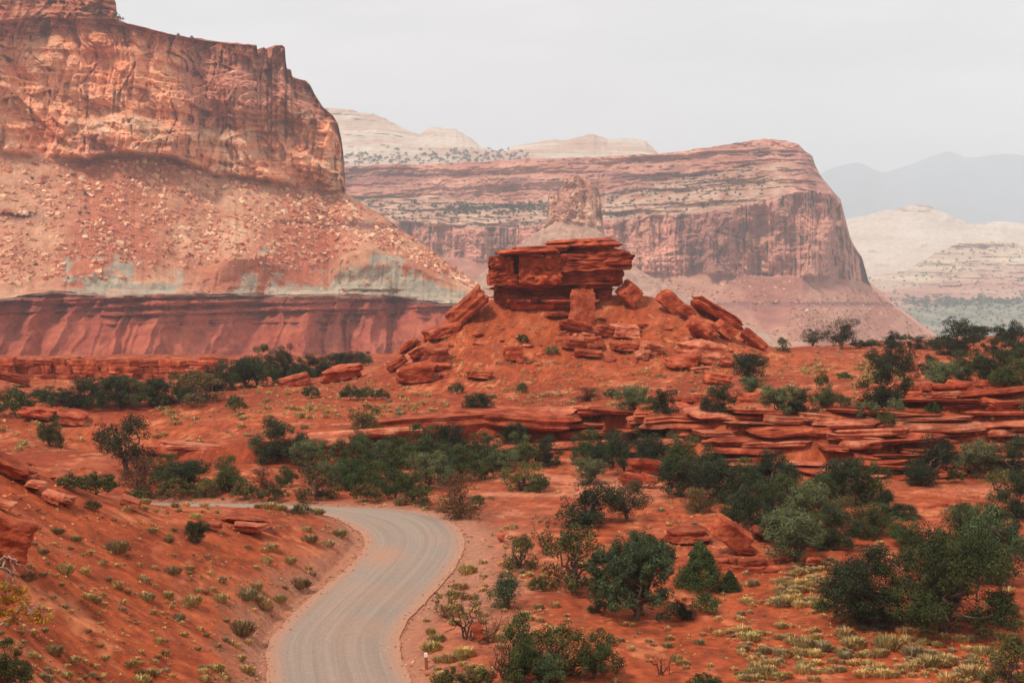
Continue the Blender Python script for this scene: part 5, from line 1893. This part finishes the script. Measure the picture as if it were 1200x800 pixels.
# tufts read off the photograph on the near left slope (zoomed coordinates)
for cx, by, w, k in [(222, 216, 74, 'dark'), (460, 290, 115, 'dark'), (165, 294, 62, 'dark'), (355, 299, 48, 'olive'), (405, 335, 46, 'olive'), (458, 347, 46, 'olive'), (545, 344, 36, 'straw'), (255, 372, 90, 'olive'), (330, 374, 58, 'olive'), (675, 374, 82, 'dark'), (600, 354, 42, 'olive'), (425, 402, 42, 'dark'),
                     (455, 427, 62, 'olive'), (345, 470, 60, 'olive'), (378, 484, 56, 'olive'), (655, 463, 66, 'olive'), (575, 475, 82, 'grey'), (750, 495, 88, 'olive'), (860, 480, 72, 'olive'), (965, 472, 104, 'grey'), (1010, 480, 60, 'olive'), (945, 612, 122, 'dark'), (535, 572, 36, 'dark'), (210, 688, 94, 'dark'), (285, 718, 78, 'olive'),
                     (125, 702, 60, 'olive'), (410, 708, 56, 'olive'), (510, 734, 74, 'olive'), (552, 725, 42, 'olive'), (585, 762, 62, 'olive'), (625, 758, 44, 'olive'), (260, 778, 68, 'olive'), (185, 794, 68, 'grey'), (845, 752, 78, 'olive'), (960, 754, 84, 'olive'), (940, 710, 60, 'olive'), (800, 792, 62, 'olive'), (550, 798, 86, 'olive'), (105, 398, 94, 'dark'),
                     (165, 382, 52, 'dark'), (125, 358, 46, 'olive'), (190, 338, 32, 'dark'), (295, 244, 62, 'dark'), (145, 203, 42, 'olive'), (360, 122, 62, 'dark'), (590, 213, 60, 'olive'), (680, 207, 36, 'dark'), (655, 224, 40, 'olive'), (660, 250, 52, 'dark'), (765, 160, 60, 'olive'), (1030, 287, 42, 'olive'), (970, 275, 40, 'dark'), (910, 318, 32, 'olive'), (740, 358, 52, 'straw'),
                     (820, 378, 38, 'olive'), (700, 552, 62, 'grey'), (345, 602, 42, 'dark'), (405, 602, 32, 'straw'), (590, 604, 36, 'olive'), (620, 644, 52, 'straw'), (480, 492, 46, 'olive'), (275, 528, 46, 'straw'), (740, 174, 30, 'olive'), (445, 168, 34, 'dark'), (775, 445, 50, 'olive'), (830, 440, 44, 'olive'), (570, 408, 50, 'grey'), (870, 400, 50, 'grey')]:
    addt(cx / 3.333, 560 + by / 3.333, w / 3.333, k)
# along the road verge, right side and bends (full-photo pixels)
for px, py, w, k in [(520, 600, 22, 'dark'), (535, 608, 14, 'dark'), (547, 620, 18, 'olive'), (556, 632, 16, 'olive'), (560, 645, 18, 'olive'), (548, 672, 26, 'olive'), (566, 660, 14, 'olive'), (540, 690, 22, 'straw'), (530, 700, 20, 'olive'), (525, 715, 22, 'olive'), (540, 722, 18, 'straw'), (512, 752, 26, 'olive'), (505, 742, 16, 'olive'), (545, 768, 30, 'straw'), (530, 783, 12, 'olive'), (505, 762, 32, 'olive'), (500, 728, 12, 'olive'),
                     (363, 635, 26, 'dark'), (384, 668, 30, 'dark'), (352, 688, 30, 'dark'), (362, 668, 14, 'olive'), (398, 628, 24, 'dark'), (372, 602, 22, 'dark'), (350, 600, 18, 'olive'), (330, 598, 16, 'dark'), (318, 645, 22, 'olive'), (312, 660, 18, 'olive'), (328, 705, 22, 'olive'), (310, 712, 26, 'olive'), (300, 690, 20, 'olive'), (340, 660, 18, 'olive'), (400, 650, 16, 'dark'), (385, 640, 18, 'olive'), (360, 622, 16, 'olive'),
                     (870, 742, 26, 'straw'), (876, 738, 14, 'olive'), (855, 742, 14, 'olive'), (915, 735, 20, 'olive'), (942, 760, 34, 'olive'), (962, 762, 32, 'grey'), (1000, 758, 36, 'olive'), (1040, 760, 40, 'olive'), (1070, 768, 34, 'grey'), (1090, 780, 36, 'olive'), (1110, 776, 30, 'olive'), (1135, 792, 40, 'olive'), (880, 750, 30, 'olive'), (800, 778, 20, 'olive'), (885, 784, 22, 'olive'), (895, 792, 30, 'olive'), (940, 788, 24, 'olive'), (985, 785, 16, 'straw'), (1010, 792, 26, 'straw'), (1125, 750, 20, 'olive'), (1150, 766, 26, 'olive'), (1170, 770, 22, 'olive'), (920, 770, 14, 'straw'), (1060, 742, 24, 'olive'), (990, 745, 30, 'straw')]:
    addt(px, py, w, k)
rs = np.random.default_rng(99)


def sprinkle(n, x0, x1, y0, y1, wmin, wmax, kinds, dens=0.0, seed=0, gamma=1.0):
    k = 0
    tries = 0
    while k < n and tries < n * 12:
        tries += 1
        x = rs.uniform(x0, x1)
        y = y0 + (y1 - y0) * rs.uniform(0, 1) ** gamma
        if vnoise(np.array([x / 45.0]), np.array([y / 18.0]), seed=seed)[0] < dens - rs.uniform(0, .5):
            continue
        w = wmin + (wmax - wmin) * rs.uniform(0, 1) ** 2.2
        addt(x, y, w * (0.65 + 0.7 * (y - y0) / max(1, y1 - y0)), kinds[int(rs.integers(len(kinds)))])
        k += 1


sprinkle(1150, 0, 430, 595, 800, 2.5, 13, ['olive', 'olive', 'grey', 'straw', 'dark'], 0, 1)
sprinkle(620, 0, 440, 425, 530, 3, 12, ['olive', 'olive', 'straw', 'grey'], 0, 2)
sprinkle(160, 180, 440, 452, 490, 5, 14, ['olive', 'straw', 'olive'], 0, 3)
sprinkle(900, 430, 760, 425, 500, 2.5, 11, ['olive', 'olive', 'grey', 'straw'], 0, 4)
sprinkle(520, 750, 1010, 405, 485, 2.5, 11, ['olive', 'olive', 'straw', 'grey'], 0, 5)
sprinkle(160, 940, 1060, 408, 450, 6, 13, ['olive', 'straw', 'olive'], -.1, 6)
sprinkle(300, 480, 900, 375, 430, 2, 8, ['olive', 'grey', 'dark'], .1, 7)
sprinkle(140, 1000, 1200, 430, 560, 4, 11, ['olive', 'grey', 'straw'], 0, 8)
sprinkle(230, 868, 985, 655, 712, 7, 20, ['straw', 'straw', 'olive', 'grey'], -.2, 9)
sprinkle(650, 850, 1200, 715, 800, 3.5, 21, ['olive', 'olive', 'straw', 'straw', 'grey'], 0, 10)
sprinkle(230, 490, 660, 620, 800, 5, 19, ['olive', 'olive', 'straw'], .05, 11)
sprinkle(150, 650, 900, 690, 800, 4, 16, ['olive', 'straw', 'grey'], 0, 12)
sprinkle(180, 130, 560, 560, 602, 5, 18, ['olive', 'straw', 'dark'], 0, 13)
sprinkle(300, 560, 1000, 550, 690, 3, 13, ['olive', 'straw', 'grey'], 0, 14)
sprinkle(60, 1000, 1200, 570, 740, 5, 16, ['olive', 'straw', 'grey'], 0, 15)
good = []
for px, py, w, k in cand:
    p, n = hit(px, py)
    if p is None or p.y > 330 or n.z < .5:
        continue
    good.append((px, py, w, k, p))
gx = np.array([g[4].x for g in good])
gy = np.array([g[4].y for g in good])
rd = road_dist(gx, gy)
good = [g for g, d in zip(good, rd) if d > 0.45]
good.sort(key=lambda g: -g[2])
AREAS = [('on the bank above the road bend', lambda x, y: 280 <= x < 440 and 594 < y < 680), ('along the left edge of the road', lambda x, y: 250 <= x < 345 and y >= 680), ('near the bottom left corner', lambda x, y: x < 440 and y > 745),
         ('below the left crest', lambda x, y: x < 280 and 594 < y < 635), ('beside the left edge outcrop', lambda x, y: x < 75 and 594 < y < 745), ('in the middle of the left slope', lambda x, y: x < 280 and 594 < y < 690), ('low on the left slope', lambda x, y: x < 345 and y >= 690),
         ('in the far meadow behind the biggest juniper', lambda x, y: 860 < x < 1000 and 645 < y < 684), ('in the near meadow behind the biggest juniper', lambda x, y: 860 < x < 1000 and 684 <= y < 718), ('under the biggest juniper', lambda x, y: 940 < x < 1200 and 718 <= y < 745), ('in the band before the biggest juniper', lambda x, y: x > 930 and 745 <= y < 772),
         ('at the lower right edge', lambda x, y: x > 1040 and y >= 772), ('at the bottom right of centre', lambda x, y: x > 850 and y >= 772), ('beside the cone shaped junipers', lambda x, y: 770 < x <= 930 and 640 < y < 772), ('around the bare twisted shrub', lambda x, y: 690 < x <= 850 and y >= 735), ('near the big bluish juniper', lambda x, y: 640 < x < 860 and y > 610),
         ('on the outer verge of the bend', lambda x, y: 440 <= x <= 580 and 580 < y < 690), ('beside the marker post', lambda x, y: 440 <= x <= 560 and y >= 690), ('among the dead roadside brush', lambda x, y: 560 < x <= 690 and y > 640),
         ('on the plateau before the hill', lambda x, y: 430 < x < 760 and y < 520), ('on the right plateau', lambda x, y: x >= 760 and y < 520), ('on the left plateau', lambda x, y: x <= 430 and y < 540), ('along the far bend of the road', lambda x, y: x < 600 and 540 <= y <= 640)]


def area(x, y):
    for a, f in AREAS:
        if f(x, y):
            return a
    return 'on the basin floor between the trees'


KNAME = {'olive': 'olive green bunchgrass tuft', 'straw': 'dry straw coloured grass tuft', 'grey': 'grey green low tuft', 'dark': 'dark olive brush tuft'}
for i, (px, py, w, k, p) in enumerate(good[:300]):
    s = w * p.y / F * 1.05
    o = obj('grass_tuft', TUFTM[k][i % 4])
    o.location = (p.x, p.y, p.z - .02)
    hs = random.Random(i).uniform(.75, 1.15)
    o.scale = (s * 1.05, s, s * hs)
    o.rotation_euler = (0, 0, random.Random(i).uniform(0, 6.28))
    pend(o, ('wide ' if w > 20 else 'narrow ' if w < 12 else '') + KNAME[k].replace('coloured ', ''), area(px, py), px, 'grass tuft', 'grass tufts ' + area(px, py))
vs, fs, cs, off = [], [], [], 0
for i, (px, py, w, k, p) in enumerate(good[300:]):
    v, f, c = (TMID if w > 10 else TLOW)[k][i % 4]
    s = w * p.y / F * 1.05
    a = i * 1.7
    ca, sa = math.cos(a) * s, math.sin(a) * s
    q = np.stack([v[:, 0] * ca - v[:, 1] * sa, v[:, 0] * sa + v[:, 1] * ca, v[:, 2] * s * (.75 + .35 * ((i * 37) % 100) / 100)], -1) + np.array(p)
    vs.append(q)
    fs.append(f + off)
    cs.append(c * (0.8 + .4 * ((i * 53) % 100) / 100))
    off += len(v)
o = obj('grass', mesh_np('grass', np.concatenate(vs), np.concatenate(fs), M_GRASS, np.concatenate(cs)))
tag(o, 'small dry grass tufts dotted over the red soil', 'grass', kind='stuff')

# ------------------------------------------------------------------ stones


def pebble_bank(n, seed):
    """angular broken blocks, 12 faces each"""
    rg = np.random.default_rng(seed)
    out = []
    for _ in range(n):
        v = np.array([(x, y, z) for z in (-1, 1) for y in (-1, 1) for x in (-1, 1)], float)
        v = v * rg.uniform(.45, 1.05, v.shape) + rg.normal(scale=.12, size=v.shape)
        q = [[0, 2, 3, 1], [4, 5, 7, 6], [0, 1, 5, 4], [2, 6, 7, 3], [0, 4, 6, 2], [1, 3, 7, 5]]
        f = []
        for a, b, c, d in q:
            f += [[a, b, c], [a, c, d]]
        out.append((v * .85, np.array(f)))
    return out


PEB = pebble_bank(24, 3)


def stones(name, pts, sizes, cols, mat, label, flat=.6, seed=0):
    rg = np.random.default_rng(seed)
    vs, fs, cs, off = [], [], [], 0
    for i, (p, s, c) in enumerate(zip(pts, sizes, cols)):
        v, f = PEB[i % len(PEB)]
        e = Euler((rg.uniform(-.7, .7), rg.uniform(-.7, .7), rg.uniform(0, 6.28))).to_matrix()
        sc = np.array([rg.uniform(.7, 1.6), rg.uniform(.6, 1.1), flat * rg.uniform(.5, 1.4)]) * s
        q = (v * sc) @ np.array(e).T + np.array(p)
        vs.append(q)
        fs.append(f + off)
        cs.append(np.tile(c, (len(v), 1)))
        off += len(v)
    o = obj(name, mesh_np(name, np.concatenate(vs), np.concatenate(fs), mat, np.concatenate(cs)))
    tag(o, label, 'stones', kind='stuff')
    return o


def near_stones():
    rg = np.random.default_rng(64)
    pts, sz, cl = [], [], []
    spec = [(1500, 0, 430, 595, 800, .8, 4.0), (900, 440, 900, 350, 450, .8, 4.5), (700, 0, 440, 430, 540, .8, 4.0), (700, 560, 1200, 425, 560, 1.0, 4.5), (700, 640, 1200, 560, 800, .8, 4), (500, 780, 900, 580, 690, 1, 6), (220, 0, 120, 540, 640, 1, 7), (350, 440, 640, 590, 800, .8, 3.5), (300, 450, 560, 360, 440, 1.5, 7), (350, 650, 900, 345, 430, 1.5, 8), (250, 1000, 1200, 570, 620, 1, 5)]
    E = np.concatenate([le, le, re, re]) + rg.normal(scale=.45, size=(4 * NR, 2))
    ez = np.where(road_dist(E[:, 0], E[:, 1]) > .1, ground(E[:, 0], E[:, 1]), .03)
    for (x, y), z in zip(E, ez):
        pts.append((x, y, z))
        sz.append(rg.uniform(.03, .11))
        t = rg.uniform(0, 1)
        cl.append(srgb(150, 84, 62) * (1 - t) + srgb(196, 150, 124) * t)
    for n, x0, x1, y0, y1, a, b in spec:
        for _ in range(n):
            x, y = rg.uniform(x0, x1), rg.uniform(y0, y1)
            p, nn = hit(x, y)
            if p is None or p.y > 330:
                continue
            if x < 640 and y > 580 and road_dist(np.array([p.x]), np.array([p.y]))[0] < .3:
                continue
            w = a + (b - a) * rg.uniform(0, 1) ** 3
            pts.append(p)
            sz.append(w * p.y / F / 2)
            t = rg.uniform(0, 1)
            cl.append(srgb(140, 56, 34) * (1 - t) + srgb(208, 128, 92) * t)
    stones('stones', pts, sz, cl, M_STONE, 'loose red stones strewn over the slopes', .5, 1)


near_stones()


def talus(bvh, n, region, amin, amax, c0, c1, label, name, seed, nbig, where, cat='boulder', pw=4.0):
    """boulders on a far slope: the largest singly, the rest as one mass"""
    rg = np.random.default_rng(seed)
    L_ = []
    poly = region
    tries = 0
    while len(L_) < n and tries < n * 5:
        tries += 1
        x0, x1, top, bot = poly
        x = rg.uniform(x0, x1)
        y0 = np.interp(x, *zip(*top))
        y1 = np.interp(x, *zip(*bot))
        if y1 - y0 < 2:
            continue
        y = rg.uniform(y0, y1)
        if vnoise(np.array([x / 34. + y / 60.]), np.array([y / 20. - x / 50.]), seed=seed)[0] + .6 * vnoise(np.array([x / 9.]), np.array([y / 6.]), seed=seed + 1)[0] < rg.uniform(-.9, .7):
            continue
        p, nn = hit(x, y, bvh)
        if p is None:
            continue
        w = amin + (amax - amin) * rg.uniform(0, 1) ** pw
        L_.append((w, x, p))
    L_.sort(key=lambda t: -t[0])
    for i, (w, x, p) in enumerate(L_[:nbig]):
        o = obj('boulder', BIGM[i % len(BIGM)])
        s = w * p.y / F / 2
        o.scale = (s, s * .8, s * .62)
        o.location = p
        o.rotation_euler = (rg.uniform(-.4, .4), rg.uniform(-.5, .5), rg.uniform(0, 6.28))
        hgt = (p.y * 0 + np.interp(x, *zip(*bot)) - pix(p.x, p.y, p.z)[1]) / max(1, np.interp(x, *zip(*bot)) - np.interp(x, *zip(*top)))
        tone = ['red', 'red', 'reddish', 'orange', 'orange', 'tan', 'pale', 'cream'][i % 8]
        spot = ('high up' if hgt > .7 else 'midway' if hgt > .33 else 'low down') + ' on the ' + ('far left' if x < 130 else 'middle' if x < 300 else 'right') + ' talus under the cliff'
        pend(o, ('huge ' if i < 24 else 'large ') + tone + ' boulder', spot, x, 'boulder', where.replace('boulder', 'boulders'))
    rest = L_[nbig:]
    cols = []
    for _ in rest:
        t = rg.uniform(0, 1) ** 2.4
        cols.append((c0 * (1 - t) + c1 * t) * rg.uniform(.85, 1.1))
    stones(name, [r[2] for r in rest], [r[0] * r[2].y / F / 2 for r in rest], cols, M_BOULDER, label, .65, seed)


BIGM = []
for i in range(8):
    v, f = rock_shape(rng, 3, 8, rough=.06)
    t = i / 7
    BIGM.append(mesh_np('boulder', v, f, M_BOULDER, np.tile(srgb(190, 112, 82) * (1 - t) + srgb(226, 190, 156) * t, (len(v), 1))))
talus(BVH_L, 17000, (-20, 560, tab(-20, 184, 60, 188, 100, 192, 150, 184, 200, 190, 250, 209, 300, 215, 350, 223, 400, 229, 450, 259, 500, 293, 555, 334), tab(-20, 338, 60, 326, 200, 328, 275, 300, 340, 318, 400, 300, 430, 286, 470, 300, 555, 338)), 0.8, 10, srgb(184, 112, 86), srgb(232, 190, 152), 'countless pale and red stones on the slope under the left cliff', 'talus_stones', 201, 110, 'large boulder on the slope under the left cliff', pw=7.0)
talus(BVH_L, 260, (230, 480, tab(230, 300, 480, 300), tab(230, 342, 480, 342)), 1.3, 6, srgb(184, 98, 70), srgb(222, 170, 132), 'red stones fallen over the grey clay band', 'clay_stones', 205, 0, '')
talus(BVH_M, 4600, (660, 1090, tab(660, 326, 900, 328, 1000, 332, 1018, 336, 1050, 363, 1090, 394), tab(660, 400, 1090, 402)), 1.2, 5.5, srgb(150, 90, 76), srgb(216, 168, 138), 'fallen stones on the slope under the right mesa', 'mesa_stones', 202, 0, '')
talus(BVH_S, 900, (575, 860, tab(575, 314, 620, 284, 650, 264, 700, 274, 750, 320, 860, 375), tab(575, 340, 700, 300, 760, 330, 860, 385)), .8, 3.2, srgb(180, 140, 116), srgb(224, 192, 160), 'pale stones on the cone below the spire', 'spire_stones', 203, 0, '')
talus(BVH_M, 900, (400, 940, tab(400, 234, 600, 240, 700, 232, 800, 207, 900, 192, 940, 192), tab(400, 262, 600, 268, 700, 258, 800, 250, 900, 236, 940, 226)), .9, 4.5, srgb(190, 140, 116), srgb(232, 204, 174), 'pale rocks on the terrace of the right mesa', 'terrace_stones', 204, 0, '')

# ------------------------------------------------------------------ far shrubs


def far_shrubs(bvh, spots, name, label, seed, single=None, cmul=1.0):
    rg = np.random.default_rng(seed)
    vs, fs, cs, off = [], [], [], 0
    for (x, y, w) in spots:
        p, n = hit(x, y, bvh)
        if p is None:
            continue
        s = w * p.y / F / 2
        m = 26
        cen = rg.normal(scale=.45, size=(5, 3)) * s
        cen[:, 2] = np.abs(cen[:, 2]) * .8 + s * .4
        v, f, c = leaf_cloud(rg, cen, np.full(5, s * .6), m // 2, s * .55, c0=srgb(46, 56, 40) * cmul, c1=srgb(84, 90, 60) * cmul)
        if single:
            o = obj('distant_shrub', mesh_np('distant_shrub', v, f, M_LEAF, c))
            o.location = p
            pend(o, single[0], single[1](x) if callable(single[1]) else single[1], x, 'shrub')
        else:
            vs.append(v + np.array(p))
            fs.append(f + off)
            cs.append(c)
            off += len(v)
    if vs:
        o = obj(name, mesh_np(name, np.concatenate(vs), np.concatenate(fs), M_LEAF, np.concatenate(cs)))
        tag(o, label, 'shrubs', kind='stuff')


far_shrubs(BVH_L, [(128, 183, 9), (135, 179, 6), (53, 191, 5), (71, 194, 6), (87, 206, 6), (196, 191, 6), (38, 210, 5), (51, 216, 4), (152, 209, 4), (99, 230, 7), (93, 251, 6), (103, 251, 6), (100, 245, 5), (98, 264, 5), (123, 234, 4), (32, 276, 4), (42, 311, 5), (35, 328, 5), (80, 327, 4)], '', '', 211, single=('tiny dark shrub', lambda x: 'on the slope under the left cliff' + (', far left part' if x < 90 else ', mid part')))
far_shrubs(BVH_L, [(118, 18, 7), (135, 22, 9), (140, 24, 8), (166, 31, 5), (208, 43, 6), (225, 46, 6), (75, 11, 5), (44, 5, 6), (25, 7, 5), (184, 34, 4), (60, 8, 4), (100, 14, 4), (12, 4, 5)], '', '', 212, single=('tiny dark shrub', 'on the rim of the left cliff'))
rg = np.random.default_rng(213)
sp = []
for _ in range(240):
    x = rg.uniform(400, 620)
    sp.append((x, np.interp(x, [400, 560, 620], [188, 184, 186]) + rg.normal() * 4.5, rg.uniform(2, 5.5)))
far_shrubs(BVH_D, [s for s in sp], 'bench_shrubs', 'dark shrubs scattered along the bench below the white domes', 214)
sp = []
for _ in range(520):
    x = rg.uniform(405, 900)
    y0, y1 = np.interp(x, [400, 600, 700, 800, 900], [234, 240, 231, 207, 193]), np.interp(x, [400, 600, 700, 800, 900], [262, 268, 258, 250, 228])
    sp.append((x, rg.uniform(y0, y1), rg.uniform(1.8, 5)))
for _ in range(150):
    x = rg.uniform(510, 650)
    sp.append((x, 246 + rg.normal() * 3.5 - (x - 560) * .02, rg.uniform(3, 6.5)))
far_shrubs(BVH_M, sp, 'terrace_shrubs', 'dark shrubs dotting the terraces of the right mesa', 215)
sp = [(rg.uniform(1000, 1200), rg.uniform(285, 345), rg.uniform(1.5, 4)) for _ in range(220)]
for _ in range(260):
    x = rg.uniform(1060, 1200)
    sp.append((x, 356 - (x - 1060) * .02 + rg.normal() * 3, rg.uniform(3, 6)))
for _ in range(200):
    sp.append((rg.uniform(1050, 1200), rg.uniform(360, 395), rg.uniform(2, 4)))
for _ in range(60):
    sp.append((rg.uniform(1005, 1075), 352 + rg.normal() * 4, rg.uniform(2, 4.5)))
far_shrubs(BVH_R, sp, 'slope_shrubs', 'grey green scrub on the slope and terraces at far right', 216)

settle_labels()

# ------------------------------------------------------------------ haze
hm = bpy.data.materials.new('haze_air')
hm.use_nodes = True
ht = hm.node_tree
ht.nodes.clear()
ho = ht.nodes.new('ShaderNodeOutputMaterial')
pv = ht.nodes.new('ShaderNodeVolumePrincipled')
pv.inputs['Color'].default_value = (0.82, 0.89, 0.96, 1)
pv.inputs['Density'].default_value = HAZE_DENSITY
pv.inputs['Anisotropy'].default_value = 0.0
ht.links.new(pv.outputs['Volume'], ho.inputs['Volume'])
bx0, bx1 = (-12500, -260, -420), (12500, 18500, 1350)
hv = [(x, y, z) for z in (bx0[2], bx1[2]) for y in (bx0[1], bx1[1]) for x in (bx0[0], bx1[0])]
hf = [[0, 2, 3, 1], [4, 5, 7, 6], [0, 1, 5, 4], [2, 6, 7, 3], [0, 4, 6, 2], [1, 3, 7, 5]]
haze = obj('haze', mesh_np('haze', hv, hf, hm))
tag(haze, 'thin pale haze filling the air', 'haze', kind='stuff')
